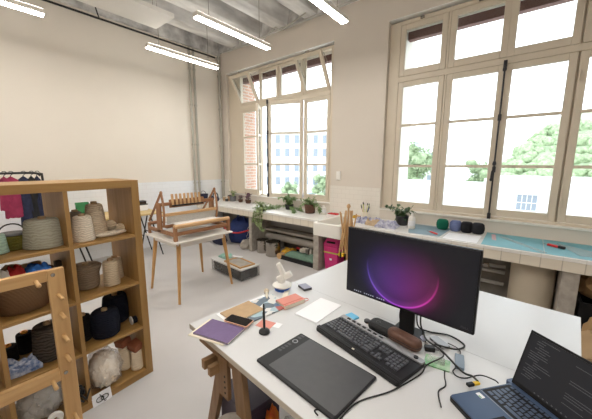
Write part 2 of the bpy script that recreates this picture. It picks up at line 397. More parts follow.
def tag(o, label, cat, group=None, kind=None):
    if label: o['label'] = label
    if cat: o['category'] = cat
    if group: o['group'] = group
    if kind: o['kind'] = kind
    return o
def thing(name, label, cat, loc=(0, 0, 0), rz=0., group=None):
    o = bpy.data.objects.new(name, None); COL.objects.link(o); o.location = loc; o.rotation_euler = (0, 0, rz); o.empty_display_size = .05
    return tag(o, label, cat, group)
def struct(o): o['kind'] = 'structure'; return o
def dup(root, loc=None, rz=None, label=None, group=None):
    r = root.copy(); COL.objects.link(r)
    if loc is not None: r.location = loc
    if rz is not None: r.rotation_euler = (0, 0, rz)
    if label: r['label'] = label
    if group: r['group'] = group
    for ch in list(root.children):
        c = ch.copy(); COL.objects.link(c); c.parent = r
        for g in list(ch.children):
            d = g.copy(); COL.objects.link(d); d.parent = c
    return r
def smoothpath(pts, n=6):
    P = [Vector(p) for p in pts]; out = []
    for i in range(len(P)-1):
        p0 = P[max(i-1, 0)]; p1 = P[i]; p2 = P[i+1]; p3 = P[min(i+2, len(P)-1)]
        for k in range(n):
            t = k/n
            out.append(.5*((2*p1) + (p2-p0)*t + (2*p0-5*p1+4*p2-p3)*t*t + (3*p1-p0-3*p2+p3)*t**3))
    out.append(P[-1]); return out

# ================================================================== THE ROOM
XL, YW, XR, YN = -5.6, 4.15, 4.2, -3.6
ZC = 3.95
struct(MB().b2(XL-.3, XR+.3, YN-.3, 4.75, -.2, 0).build('floor', 'floor'))
struct(MB().b2(XL-.3, XL, YN-.3, 4.75, 0, 4.3).build('wall_left', 'wall'))
struct(MB().b2(XR, XR+.3, YN, 4.75, 0, 4.3).build('wall_right', 'wall'))
struct(MB().b2(XL, XR, YN-.3, YN, 0, 4.3).build('wall_near', 'wall'))
OPEN = [(-5.36, -2.62, 3.53), (-1.73, 1.03, 3.56)]
w = MB(); ZS = .93
w.b2(XL, XR, YW, 4.30, 0, ZS)
xs = XL
for a, b, t in OPEN:
    w.b2(xs, a, YW, 4.30, ZS, ZC); w.b2(a, b, YW, 4.30, t, ZC); xs = b
w.b2(xs, XR, YW, 4.30, ZS, ZC); w.b2(XL, XR, YW, 4.30, ZC, 4.3)
struct(w.build('wall_back', 'wall_shaded'))
# outer brick leaf, its openings a little narrower
w = MB(); xs = XL-.3
OUT = [(-5.06, -2.70), (-1.53, .93)]
w.b2(XL-.3, XR+.3, 4.30, 4.70, -3, .90); w.b2(XL-.3, XR+.3, 4.30, 4.70, 3.42, 4.6)
for a, b in OUT: w.b2(xs, a, 4.30, 4.70, .90, 3.42); xs = b
w.b2(xs, XR+.3, 4.30, 4.70, .90, 3.42)
struct(w.build('wall_outer', 'render'))
struct(MB().b2(-5.10, -5.045, 4.305, 4.695, .90, 3.42).build('wall_brick_reveal', 'brick'))
# ceiling: slab and down-stand beams running to the window wall
c = struct(MB().b2(XL-.3, XR+.3, YN-.3, 4.75, 4.3, 4.5).build('ceiling', 'ceil'))
for i, x in enumerate((-5.02, -4.36, -3.71, -3.07, -2.45, -1.84, -1.2, -.55, .12, .8, 1.5, 2.2, 2.9, 3.6)):
    b = MB(); n = 1
    hw0, hw1 = .19, .135
    v = [(x-hw0, 4.3), (x+hw0, 4.3), (x+hw1, 4.0), (x-hw1, 4.0)]
    q = [b.bm.verts.new((px, YN, pz)) for px, pz in v] + [b.bm.verts.new((px, YW, pz)) for px, pz in v]
    b.bm.faces.new(q[:4]); b.bm.faces.new(q[7:3:-1])
    for k in range(4): b.bm.faces.new((q[k], q[(k+1) % 4], q[4+(k+1) % 4], q[4+k]))
    b.build('beam', 'beam', c, bevel=.015)
struct(MB().b2(XL, XL+.05, YN, YW, 3.93, 4.3).build('trim_1', 'ceil'))
struct(MB().b2(XL+.05, XR, YW-.03, YW, 3.97, 4.3).build('trim_2', 'ceil'))
# tiled wainscot
struct(MB().b2(XL, XL+.012, -.8, YW, .0, 1.25).build('trim_3', 'tile_left'))
t = MB(); TZ = 1.25
t.b2(XL+.012, -5.36, YW-.012, YW, .79, TZ); t.b2(-2.62, -1.73, YW-.012, YW, .79, TZ); t.b2(1.03, 1.9, YW-.012, YW, .79, TZ)
struct(MB().b2(-5.36, -2.62, YW-.012, YW, .79, .93).build('trim_10', 'wall_shaded')); struct(MB().b2(-1.73, 1.03, YW-.012, YW, .79, .93).build('trim_11', 'wall_shaded'))
struct(t.build('trim_4', 'tile_back'))
struct(MB().b2(-5.36, -2.62, YW-.03, 4.24, .93, .95).build('trim_5', 'sill', bevel=.004))
struct(MB().b2(-1.73, 1.03, YW-.03, 4.24, .93, .95).build('trim_6', 'sill', bevel=.004))

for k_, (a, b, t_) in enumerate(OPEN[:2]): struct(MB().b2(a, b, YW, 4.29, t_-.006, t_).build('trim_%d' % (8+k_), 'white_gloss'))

# ------------------------------------------------------------------ windows
YG = 4.24
def sash(parent, x0, x1, z0, z1, rails, st=.06, dep=.045, name='sash', hinge=None, ang=0., axis='Z', muntins=True):
    """a glazed leaf; x0..x1, z0..z1 its outer size; built about its hinge so that it can be swung"""
    hx, hz = hinge if hinge else ((x0+x1)/2, z0)
    f = MB(); X0, X1, Z0, Z1 = x0-hx, x1-hx, z0-hz, z1-hz
    f.b2(X0, X0+st, -dep/2, dep/2, Z0, Z1); f.b2(X1-st, X1, -dep/2, dep/2, Z0, Z1)
    f.b2(X0+st, X1-st, -dep/2, dep/2, Z0, Z0+st*1.25); f.b2(X0+st, X1-st, -dep/2, dep/2, Z1-st, Z1)
    rot = {'Z': (0, 0, ang), 'X': (ang, 0, 0)}[axis]
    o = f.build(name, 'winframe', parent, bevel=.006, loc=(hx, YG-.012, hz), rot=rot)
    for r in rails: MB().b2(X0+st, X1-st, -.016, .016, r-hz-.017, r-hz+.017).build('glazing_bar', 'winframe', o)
    MB().b2(X0+st, X1-st, -.003, .003, Z0+st*1.2, Z1-st).build('glass_pane', 'pane', o)
    return o

def window(name, fx0, fx1, fz0, fz1, cols, transom, opened):
    root = bpy.data.objects.new(name, None); COL.objects.link(root); struct(root)
    f = MB(); d0, d1 = YG-.03, YG+.045
    f.b2(fx0, cols[0][0], d0, d1, fz0, fz1); f.b2(cols[-1][1], fx1, d0, d1, fz0, fz1)
    f.b2(cols[0][0], cols[-1][1], d0, d1, fz0, fz0+.035); f.b2(cols[0][0], cols[-1][1], d0, d1, fz1-.05, fz1)
    f.b2(cols[0][0], cols[-1][1], d0-.01, d1, transom-.035, transom+.035)
    for i, (a, b) in enumerate(zip(cols, cols[1:])):
        if b[0]-a[1] > .025: f.b2(a[1], b[0], d0, d1, fz0, fz1)
        else:
            x = (a[1]+b[0])/2; f.b2(x-.022, x+.022, YG+.012, d1, transom, fz1)
            if i != 1: f.b2(x-.022, x+.022, YG+.012, d1, fz0, transom)
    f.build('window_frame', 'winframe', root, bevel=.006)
    return root
# window 2: four bays in view, all shut
G2 = [(-1.505, -1.06), (-.885, -.42), (-.28, .18), (.34, .80)]
bays = [(a-.075, b+.075) for a, b in G2]
w2 = window('window_2', -1.73, 1.03, .945, 3.53, bays, 2.775, None)
for (a, b) in bays:
    sash(w2, a+.004, b-.004, .985, 2.738, (2.15, 1.585), st=.068)
    sash(w2, a+.004, b-.004, 2.815, 3.475, (), st=.068, name='transom_sash')
# espagnolette bolt on the pair of casements
e = MB(); xb = -.352; yb = YG-.06
e.tube([(xb, yb, .985), (xb, yb, 2.74)], .009, 8)
for z in (.985, 1.55, 2.15, 2.74): e.box((xb, yb+.008, z), (.034, .024, .07))
for z in (1.62, 2.68): e.lathe([(.0, -.03), (.018, -.02), (.02, .0), (.014, .025), (0, .03)], (xb, yb-.012, z), 10)
eo = e.build('espagnolette_bolt', 'espag', w2, smooth=40)
eh = MB(); eh.tube([(xb, yb-.02, 1.55), (xb-.012, yb-.05, 1.52), (xb-.014, yb-.055, 1.44)], .010, 8); eh.blob((xb-.014, yb-.055, 1.43), (.015, .015, .02), sub=2)
eh.build('bolt_handle', 'espag', eo, smooth=50)
for x, z in ((-1.30, 3.50), (-.65, 3.50)): MB().box((x, YG-.05, z), (.05, .03, .03)).build('transom_catch', 'metal', w2, bevel=.005)
for x in (-.98, .26):
    for z in (1.2, 2.5): MB().cyl((x+.02, YG-.05, z-.05), (x+.02, YG-.05, z+.05), .009, seg=8).build('hinge', 'winframe', w2)
MB().b2(-1.52, .93, 4.33, 4.42, 3.315, 3.47).build('roller_shutter_box', 'shutter', w2)

# window 1: hoppers tilted in at both ends, one casement swung into the room
G1 = [(-4.90, -4.45), (-4.34, -3.94), (-3.80, -3.37), (-3.19, -2.77)]
bays = [(a-.06, b+.06) for a, b in G1]
bays = [(-4.965, -4.395), (-4.395, -3.87), (-3.87, -3.28), (-3.26, -2.70)]
w1 = window('window_1', -5.36, -2.62, .945, 3.50, bays, 2.775, None)
for i, (a, b) in enumerate(bays):
    if i in (0, 3): sash(w1, a+.004, b-.004, 2.815, 3.44, (), st=.058, name='transom_sash', hinge=((a+b)/2, 2.815), ang=R(29), axis='X')
    else: sash(w1, a+.004, b-.004, 2.815, 3.44, (), st=.058, name='transom_sash')
sash(w1, bays[0][0]+.004, bays[0][1]-.004, .985, 2.738, (2.17, 1.6), st=.062)
sash(w1, bays[3][0]+.004, bays[3][1]-.004, .985, 2.738, (2.17, 1.6), st=.062)
sash(w1, bays[1][0]+.004, -3.965, .985, 2.738, (2.17, 1.6), st=.062, hinge=(bays[1][0], .985), ang=R(-52))
s3 = sash(w1, -3.96, bays[2][1]-.004, .975, 2.745, (2.17, 1.6), st=.062, hinge=(bays[2][1], .985), ang=R(24))
wd = bays[2][1]+3.96
e = MB(); e.tube([(-wd-.0, -.035, .03), (-wd-.0, -.035, 1.75)], .011, 8)
for z in (.03, .6, 1.2, 1.75): e.box((-wd, -.028, z), (.034, .024, .07))
e.build('espagnolette_bolt', 'espag', s3, smooth=40)
for x in ((bays[0][0]+bays[0][1])/2, (bays[3][0]+bays[3][1])/2):
    k = MB(); k.tube([(x-.28, YG-.02, 3.1), (x-.28, YG-.26, 3.33)], .006, 6); k.tube([(x+.28, YG-.02, 3.1), (x+.28, YG-.26, 3.33)], .006, 6)
    k.build('hopper_stay', 'metal', w1)
    MB().box((x, YG-.32, 3.385), (.06, .03, .025), (R(29), 0, 0)).build('transom_catch', 'metal', w1, bevel=.004)
MB().b2(-5.05, -2.71, 4.33, 4.42, 3.32, 3.47).build('roller_shutter_box', 'shutter', w1)

# ================================================================== OUTSIDE
struct(MB().b2(-130, 130, 4.75, 170, -4.2, -4.0).build('ground', 'ground_out'))
def facade(name, label, loc, rz, wdt, h, rows, cols, roof_h, win=(.95, 1.6), base=-4.):
    t = thing(name, label, 'building', loc, rz)
    MB().b2(-wdt/2, wdt/2, 0, 8, 0, h).build('wall', 'outside_white', t)
    r = MB(); q = [(-wdt/2, -.3, h), (wdt/2, -.3, h), (wdt/2, 8, h), (-wdt/2, 8, h)]; k = [(-wdt/2, 1.3, h+roof_h), (wdt/2, 1.3, h+roof_h), (wdt/2, 6.5, h+roof_h), (-wdt/2, 6.5, h+roof_h)]
    a = [r.bm.verts.new(p) for p in q]; b = [r.bm.verts.new(p) for p in k]
    r.bm.faces.new(a[::-1]); r.bm.faces.new(b)
    for i in range(4): r.bm.faces.new((a[i], a[(i+1) % 4], b[(i+1) % 4], b[i]))
    r.build('roof', 'outside_roof', t)
    c = MB(); c.b2(-wdt/2-.1, wdt/2+.1, -.35, 0, h-.35, h)
    for z in rows: c.b2(-wdt/2, wdt/2, -.12, 0, z-.25, z-.1)
    c.build('cornice', 'outside_white', t)
    for z in rows:
        for i in range(cols):
            x = -wdt/2 + wdt*(i+.5)/cols
            w = MB().b2(x-win[0]/2, x+win[0]/2, -.06, 0, z, z+win[1]).build('window', 'outside_glass', t)
    for i in range(cols):
        x = -wdt/2 + wdt*(i+.5)/cols
        MB().b2(x-.5, x+.5, .1, 1.2, h+.35, h+1.7).build('dormer', 'outside_white', t)
    return t
facade('apartment_building', 'pale apartment block with a slate mansard roof seen through the open casement', (-38.6, 46.0, -4.), R(39), 15.5, 12.3, (1.4, 4.2, 7.2, 9.9), 8, 2.8)
facade('apartment_building', 'pale apartment block of four storeys seen through the end casement beside the wall pier', (-27.2, 56.5, -4.), R(33), 12., 11.3, (1.4, 4.2, 7.0, 9.3), 6, 2.4)
facade('apartment_building', 'low pale house behind the tree outside the bigger window', (-31., 74., -4.), R(24), 26., 10.0, (1.4, 4.2, 7.0), 11, 1.6)

def tree(label, loc, h, rad, seed, n=1700):
    random.seed(seed)
    t = thing('tree', label, 'tree', loc)
    MB().tube([(0, 0, 0), (.1, 0, h*.3), (0, .1, h*.6)], [.18, .14, .06], 8).build('trunk', 'trunk', t, smooth=60)
    f = MB()
    cl = [(Vector((random.uniform(-.6, .6)*rad, random.uniform(-.6, .6)*rad, h*random.uniform(.45, .85))), rad*random.uniform(.35, .6)) for _ in range(9)]
    for p, r in cl: f.blob(p, (r*.75, r*.75, r*.65), .35, seed, 2.5, 2)
    for i in range(n):
        p, r = random.choice(cl); d = Vector((random.gauss(0, 1), random.gauss(0, 1), random.gauss(0, 1))).normalized()
        f.leaf(p + d*r*random.uniform(.7, 1.), d + Vector((random.gauss(0, .4), random.gauss(0, .4), random.gauss(0, .4))), rad*.16, rad*.1)
    f.build('foliage', 'tree_leaf', t, smooth=60)
tree('round leafy tree outside the narrow bay of the bigger window', (-8.9, 30, -4.), 8.3, 1.9, 3)
tree('smaller leafy tree outside the bay beside the black bolt', (-3.7, 31, -4.), 7.0, 1.2, 4)
tree('young tree in front of the pale apartment block', (-17.5, 26, -4.), 5.0, 1.1, 5)
tree('small shrubby tree at the foot of the open casement view', (-17.0, 20, -4.), 4.6, .9, 6)
# wooded hill
h = MB(); NX, NY = 60, 16; g = []
for i in range(NX+1):
    row = []
    for j in range(NY+1):
        x = -26 + 90*i/NX; y = 66 + 50*j/NY
        rise = 1/(1+math.exp(-(x+5.5)/2.6)); top = (11.5*rise + max(0, x)*.13) 
        z = -4 + (top+4.)*min(1, (j/5.)**.8)*rise + 1.1*noise.noise(Vector((x*.35, y*.35, 0))) + .6*noise.noise(Vector((x*.9, y*.9, 4)))
        row.append(h.bm.verts.new((x, y, max(z, -4.3))))
    g.append(row)
for i in range(NX):
    for j in range(NY): h.bm.faces.new((g[i][j], g[i+1][j], g[i+1][j+1], g[i][j+1]))
struct(h.build('hill', 'hill', smooth=60))
random.seed(12); f = MB()
for i in range(240):
    x = random.uniform(-10, 24); y = random.uniform(66.5, 80)
    rise = 1/(1+math.exp(-(x+5.5)/2.6)); j = (y-66)/50*16
    z = -4 + (11.5*rise + max(0, x)*.13 + 4.)*min(1, (j/5.)**.8)*rise
    r = random.uniform(.7, 1.5)
    f.blob((x, y, z), (r, r, r*.9), .5, i, 2.2, 2)
o = f.build('hillside_foliage', 'tree_leaf', None, smooth=60); tag(o, 'green wooded slope of bushes outside the bigger window', 'foliage', None, 'stuff')
# long low white building with a flat roof across the yard
t = thing('low_building', 'long low white building with a flat roof across the yard', 'building', (0, 15.5, -4.))
MB().b2(-7.5, 9, 0, 6, 0, 4.55).build('wall', 'outside_white', t)
MB().b2(-1.6, 9.1, -.25, 6, 4.55, 5.0).build('roof', 'outside_white', t)
for x0 in (-.36, 2.1):
    w_ = MB().b2(x0, x0+.66, -.03, .02, 3.72, 4.36).build('window', 'outside_glass', t)
    b_ = MB()
    for k in range(1, 4): b_.b2(x0+.165*k-.012, x0+.165*k+.012, -.05, -.02, 3.72, 4.36)
    b_.b2(x0, x0+.66, -.05, -.02, 4.02, 4.05); b_.build('window_grille', 'outside_white', w_)
def car(label, loc, rz):
    t = thing('car', label, 'car', loc, rz)
    b = MB(); prof = [(-2.1, .35), (-2.1, .8), (-1.5, .95), (-.9, 1.45), (.6, 1.45), (1.2, .95), (2.05, .8), (2.1, .35)]
    for y in (-.85, .85): pass
    a = [b.bm.verts.new((x, -.85, z)) for x, z in prof]; c_ = [b.bm.verts.new((x, .85, z)) for x, z in prof]
    b.bm.faces.new(a); b.bm.faces.new(c_[::-1])
    for i in range(8): b.bm.faces.new((a[i], a[(i+1) % 8], c_[(i+1) % 8], c_[i]))
    b.build('body', 'car', t, bevel=.08)
    for x in (-1.3, 1.3):
        for y in (-.8, .8): MB().cyl((x, y-.1, .33), (x, y+.1, .33), .33, seg=16).build('wheel', 'rubber', t)
car('dark car parked outside at the foot of the pale apartment block', (-24.6, 33.5, -4.), R(40))
car('car parked outside below the end casement beside the wall pier', (-19.2, 30.6, -4.), R(38))

# ================================================================== CEILING FITTINGS
def lamp(label, x, y0, y1, z=3.22):
    L = y1-y0; t = thing('strip_lamp', label, 'ceiling light', (x, y0, z), 0, 'white LED strip lamps under the ceiling')
    MB().b2(-.045, .045, 0, L, .0, .05).build('lamp_body', 'lamp_body', t, bevel=.006)
    MB().b2(-.040, .040, .006, L-.006, -.012, .002).build('diffuser', 'lamp_glow', t, bevel=.004)
    MB().b2(-.035, .035, .01, L-.01, .05, .054).build('added_uplight_strip', 'added_uplight', t)  # glowing strip added on top to brighten the ceiling
    for y in (.18, L-.18):
        MB().cyl((0, y, .05), (0, y, 3.998-z), .004, seg=6).build('suspension_wire', 'metal', t)
        MB().box((0, y, .06), (.03, .06, .02)).build('wire_clip', 'metal', t)
    return t
lamp('strip lamp in the top corner nearest the garment rack, cut by the frame', -4.36, -.25, .92)
lamp('strip lamp close to the long wall beside the white ceiling panel', -4.36, 2.02, 3.20)
lamp('strip lamp between the white ceiling panel and the smaller window', -3.07, 1.98, 3.14)
lamp('strip lamp nearest the wall pier between the two windows, cut by the frame', -1.84, 1.97, 3.14)
for x, y in ((-3.07, -.4), (-1.84, -.4), (-.55, -.4), (.8, -.4), (2.2, .5), (2.2, -2.), (-1.84, -2.6), (-4.36, -2.4)):  # lamps out of view, added along the rows to light the room
    lamp('unseen strip lamp added along the ceiling rows over the rest of the room', x, y, y+1.16)
p = thing('ceiling_panel', 'large white acoustic panel hung under the concrete ceiling', 'panel', (-4.0, 1.5, 3.45))
MB().b2(-.25, .25, -.9, .62, 0, .05).build('panel_board', 'panel', p, bevel=.004)
for y in (-.6, .35):
    for x in (-.245, .245): MB().cyl((x, y, .05), (x, y, .549), .004, seg=6).build('suspension_wire', 'metal', p)
# conduits and cables
tag(MB().tube([(XL+.07, YN, 3.86), (XL+.07, 4.0, 3.86)], .016, 8).build('cable_run', 'rubber', smooth=60), 'black cable run clipped along the top of the long wall', 'cable')
k = MB(); k.tube(smoothpath([(-5.3, 4.06, 3.93), (-4.4, 4.05, 3.90), (-3.9, 4.05, 3.95), (-3.0, 4.05, 3.93), (-1.2, 4.05, 3.96), (1, 4.05, 3.95)]), .018, 8)
tag(k.build('conduit', 'pipe_grey', smooth=60), 'grey conduit running under the ceiling above the windows', 'conduit')
k = MB(); k.tube(smoothpath([(XL+.07, 1.85, 3.87), (-5.35, 1.75, 3.96), (-5.0, 1.62, 3.97), (-4.3, 1.5, 3.97)]), .010, 6)
tag(k.build('drop_cable', 'rubber', smooth=60), 'thin black cable branching from the wall run to the white ceiling panel', 'cable')
k = MB(); k.tube(smoothpath([(-1.84, 2.75, 3.30), (-1.78, 2.95, 3.4), (-1.74, 3.2, 3.62), (-1.9, 3.6, 3.97), (-1.9, 4.0, 3.97)]), .009, 6)
tag(k.build('lamp_cable', 'pipe', smooth=60), 'pale cable looping up from the lamp nearest the wall pier', 'cable')
k = MB(); k.tube(smoothpath([(-3.07, 3.0, 3.27), (-3.0, 3.2, 3.5), (-3.15, 3.5, 3.62), (-3.0, 3.9, 3.95)]), .009, 6)
tag(k.build('lamp_cable', 'pipe', smooth=60), 'pale cable hanging between the middle lamp and the window wall', 'cable')
# wall pipes
def wpipe(label, x, y, z0, z1, r, m='pipe'):
    t = thing('wall_pipe', label, 'pipe', (x, y, z0))
    MB().cyl((0, 0, 0), (0, 0, z1-z0), r, seg=10).build('pipe', m, t, smooth=60)
    for z in (.4, 1.2, 2.0, 2.7):
        if z < z1-z0: MB().cyl((0, 0, z-.012), (0, 0, z+.012), r*1.5, seg=10).build('pipe_clip', m, t)
wpipe('vertical pipe on the long wall, the one farther from the corner', XL+.045, 3.40, .80, 3.9, .022)
wpipe('vertical pipe on the long wall, the one nearer the corner', XL+.045, 3.50, .80, 3.9, .022)
wpipe('thin vertical pipe standing in the corner beside the smaller window', -5.52, 4.09, .80, 3.9, .03, 'pipe')
o = thing('light_switch', 'small white switch plate on the wall pier between the windows', 'switch', (-2.47, YW-.005, 1.42))
MB().b2(-.04, .04, -.012, .005, -.07, .07).build('plate', 'white_plastic', o, bevel=.004); MB().b2(-.022, .022, -.02, -.01, -.03, .03).build('rocker', 'white_plastic', o, bevel=.003)

# ================================================================== TILED WORKTOP
CT = .79
wt = thing('tiled_worktop', 'long white tiled worktop on concrete supports along the window wall', 'worktop', (0, 0, 0))
m = MB(); m.b2(XL+.015, -2.345, 3.42, 4.135, CT-.035, CT); m.b2(-1.885, 3.6, 3.42, 4.135, CT-.035, CT); m.build('top', 'tile_top', wt, bevel=.004)
m = MB(); m.b2(XL+.015, -2.345, 3.425, 4.13, CT-.13, CT-.035); m.b2(-1.885, 3.6, 3.425, 4.13, CT-.13, CT-.035); m.build('front_edge', 'tile_front', wt)
for x0, x1 in ((-3.93, -3.86), (-2.47, -2.37), (.31, .43)):
    MB().b2(x0, x1, 3.45, 4.13, 0, CT-.13).build('support', 'concrete', wt, bevel=.006)
MB().b2(-1.87, -1.77, 3.5, 4.13, 0, CT-.13).build('support', 'concrete', wt)
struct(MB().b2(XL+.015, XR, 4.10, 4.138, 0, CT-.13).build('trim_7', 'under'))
sk = thing('stone_sink', 'deep white ceramic sink block let into the worktop', 'sink', (-2.115, 3.7, .60))
s = MB(); X, Y0, Y1 = .225, -.44, .42
s.b2(-X, X, Y0, Y0+.05, 0, .19); s.b2(-X, X, Y1-.12, Y1, 0, .19); s.b2(-X, -X+.04, Y0+.05, Y1-.12, 0, .19); s.b2(X-.04, X, Y0+.05, Y1-.12, 0, .19); s.b2(-X+.04, X-.04, Y0+.05, Y1-.12, 0, .06)
s.build('basin', 'sill', sk, bevel=.012)
MB().cyl((0, 0, .06), (0, 0, .065), .03, seg=16).build('drain', 'metal', sk)

# ------------------------------------------------------------------ on the worktop
def plant(name, label, loc, pot, potmat, leafs, n, spread, h, L, wd, seed, droop=.2, pots=True, trail=None, stems=10):
    random.seed(seed); t = thing(name, label, 'plant', loc)
    if pot: 
        r, ph = pot
        MB().lathe([(r*.75, 0), (r*.85, .005), (r, ph*.95), (r*1.05, ph), (r*.92, ph), (r*.88, ph*.85), (0, ph*.85)], seg=20).build('pot', potmat, t, smooth=40)
        z0 = ph*.85
    else: z0 = 0
    f = MB(); s = MB()
    for i in range(stems):
        a = random.uniform(0, 2*PI); k = random.uniform(.3, 1)
        tip = Vector((math.cos(a)*spread*k, math.sin(a)*spread*k, z0 + h*random.uniform(.5, 1)))
        path = smoothpath([(0, 0, z0*.9), (tip.x*.35, tip.y*.35, z0+(tip.z-z0)*.7), tip], 5)
        s.tube(path, .0025, 5)
        for j in range(n//stems):
            p = path[random.randrange(2, len(path))]; d = Vector((random.gauss(0, 1), random.gauss(0, 1), random.gauss(.3, .6)))
            f.leaf(p, d, L*random.uniform(.6, 1.1), wd*random.uniform(.7, 1.1), droop=droop)
    for tr in (trail or []):
        path = smoothpath(tr, 6); s.tube(path, .002, 5)
        for p in path[1:]:
            for j in range(5):
                d = Vector((random.gauss(0, 1), random.gauss(0, 1), random.gauss(0, .6))); f.leaf(p, d, L*random.uniform(.5, .9), wd*random.uniform(.6, 1), droop=droop)
    s.build('stem', 'stem', t, smooth=60); f.build('foliage', leafs, t)
    return t
Z = CT
plant('potted_plant', 'small green plant in a grey round pot near the corner of the worktop', (-5.06, 4.0, Z), (.075, .11), 'pot_grey', 'leaf_pale', 60, .09, .14, .07, .03, 21)
plant('purple_plant', 'low purple-leaved plant on the worktop, the one beside the grey pot', (-4.80, 4.0, Z), (.05, .06), 'pot_brown', 'leaf_purple', 50, .08, .10, .06, .04, 22)
plant('purple_plant', 'bushier purple-leaved plant on the worktop below the shut casement', (-4.53, 3.98, Z), (.06, .07), 'pot_brown', 'leaf_purple', 80, .11, .14, .07, .045, 23)
plant('trailing_plant', 'pale green plant trailing over the front edge of the worktop', (-3.62, 3.50, Z), (.055, .05), 'pot_grey', 'leaf_pale', 150, .15, .12, .055, .032, 24, .4,
      trail=[[(-.02*k+.05*k, -.02, .05), (.04*k-.05, -.115, .02), (.05*k-.09, -.13, -.1-.04*k), (.06*k-.10, -.12, -.2-.025*k)] for k in range(5)])
plant('bushy_plant', 'bushy green plant spreading over the worktop below the open casement', (-3.36, 3.93, Z), (.08, .09), 'pot_black', 'leaf', 420, .19, .17, .07, .042, 25, .3,
      trail=[[(.0, 0, .08), (-.15-.1*k, -.12, .04), (-.25-.1*k, -.25, .02), (-.3-.12*k, -.36, .02)] for k in range(3)] + [[(0, 0, .08), (.16, -.1, .04), (.28, -.2, .02), (.36, -.3, .02)], [(0, 0, .08), (.2, -.02, .03), (.34, -.06, .02)]])
plant('potted_plant', 'plant with drooping stems in a dark brown woven pot', (-2.83, 3.85, Z), (.095, .15), 'pot_brown', 'leaf', 120, .19, .13, .075, .03, 26, .5,
      trail=[[(.03, 0, .14), (.14, .0, .17), (.21, -.02, .1), (.22, -.03, .06)], [(-.03, 0, .14), (-.13, -.03, .15), (-.17, -.05, .08)]])
plant('potted_plant', 'dark broad-leaved plant in a black pot below the bigger window', (-1.30, 3.88, Z), (.085, .13), 'pot_black', 'leaf_dark', 72, .24, .13, .11, .05, 27, .3, stems=9)
def bottle(label, loc, r, h, m='white_plastic', cap='white_plastic'):
    t = thing('bottle', label, 'bottle', loc)
    MB().lathe([(r*.9, 0), (r, .006), (r, h*.68), (r*.8, h*.78), (r*.36, h*.84), (r*.36, h*.88)], seg=18).build('body', m, t, smooth=50)
    MB().lathe([(r*.42, h*.88), (r*.42, h*.97), (r*.2, h), (0, h)], seg=14).build('cap', cap, t, smooth=50)
    MB().lathe([(r*1.01, h*.22), (r*1.01, h*.55)], seg=18, cap=False).build('paper_label', 'white_paper', t, smooth=50)
bottle('small white bottle beside the brown woven pot', (-2.58, 3.88, Z), .045, .15)
bottle('tall white bottle with a neck beside the black plant pot', (-1.12, 3.72, Z), .042, .20)
o = thing('sponge_cloth', 'folded red cloth beside the sink', 'cloth', (-2.46, 4.0, Z)); MB().cloth((0, 0, 0), (.17, .08), .012, 3, thick=.012).build('fold', 'red_cloth', o, smooth=60)
# things in the corner behind the loom
t = thing('headphones', 'dark headset lying on the worktop behind the loom', 'headphones', (-5.33, 3.72, Z))
k = MB(); k.tube([(.09*math.cos(a), .02, .10+.09*math.sin(a)) for a in [PI*i/12 for i in range(13)]], .012, 8); k.build('band', 'black_plastic', t, smooth=60)
for x in (-.09, .09): MB().blob((x, .0, .06), (.035, .045, .055), .1, 2, sub=2).build('ear_cup', 'navy_cloth', t, smooth=60)
t = thing('bucket', 'dark blue bucket standing on the worktop behind the loom', 'bucket', (-5.42, 3.5, Z))
MB().lathe([(.07, 0), (.075, .004), (.095, .17), (.1, .175), (.09, .17), (.07, .01)], seg=20).build('body', 'navy_cloth', t, smooth=40)
MB().tube([(.095*math.cos(a), 0, .17+.07*math.sin(a)) for a in [PI*i/10 for i in range(11)]], .005, 6).build('handle', 'black_plastic', t, smooth=60)
for i, (x, y, r, h, m, lb) in enumerate([(-5.20, 4.02, .05, .12, 'terracotta', 'tan clay jar in the corner of the worktop'), (-5.29, 3.95, .04, .09, 'cardboard', 'small tan box-like jar beside the tan clay jar'), (-5.15, 3.90, .035, .07, 'dark_grey', 'dark little jar in front of the tan clay jar')]):
    t = thing('jar', lb, 'jar', (x, y, Z)); MB().lathe([(r*.9, 0), (r, .005), (r, h*.8), (r*.8, h*.86)], seg=16).build('body', m, t, smooth=40)
    MB().lathe([(r*.85, h*.84), (r*.85, h), (0, h)], seg=16).build('lid', 'dark_grey' if i == 0 else 'ivory', t, smooth=40)
# brushes and cloths next to the swift
t = thing('brush_cup', 'cup of brushes on the worktop behind the monitor', 'cup', (-1.90, 4.0, Z))
MB().lathe([(.035, 0), (.04, .005), (.045, .10), (.04, .10), (.036, .012), (0, .012)], seg=18).build('cup', 'ivory', t, smooth=40)
random.seed(31)
for i in range(8):
    a = random.uniform(0, 2*PI); d = Vector((math.cos(a)*.03, math.sin(a)*.03, 0)); L = random.uniform(.15, .21)
    hd = MB().cyl(d*.4+Vector((0, 0, .015)), d*2.0+Vector((0, 0, L)), .004, .004, 6).build('brush', ('black_plastic', 'pine_z', 'blue_plastic', 'lime')[i % 4], t)
    MB().blob(d*2.1+Vector((0, 0, L+.015)), (.009, .009, .022), sub=1).build('bristles', 'black_cloth' if i % 2 else 'stem', hd)
for lb, loc, sz, rz, m, sd in (('crumpled lilac cloth lying in front of the cup of brushes', (-1.66, 3.72, Z), (.26, .2), .3, 'lilac_cloth', 5), ('folded tan sheet on the worktop between two lilac cloths', (-1.58, 3.62, Z), (.2, .14), -.2, 'tan_cloth', 8), ('striped lilac cloth nearest the white bottle with a neck', (-1.40, 3.62, Z), (.26, .2), .1, 'lilac_cloth', 11), ('pale blue cloth nearest the wooden yarn swift', (-1.82, 3.70, Z), (.14, .14), .5, 'lilac_cloth', 14), ):
    t = thing('cloth', lb, 'cloth', loc, rz); MB().cloth((0, 0, 0), sz, .065, sd, n=22, freq=6., thick=.02).build('fold', m, t, smooth=60)
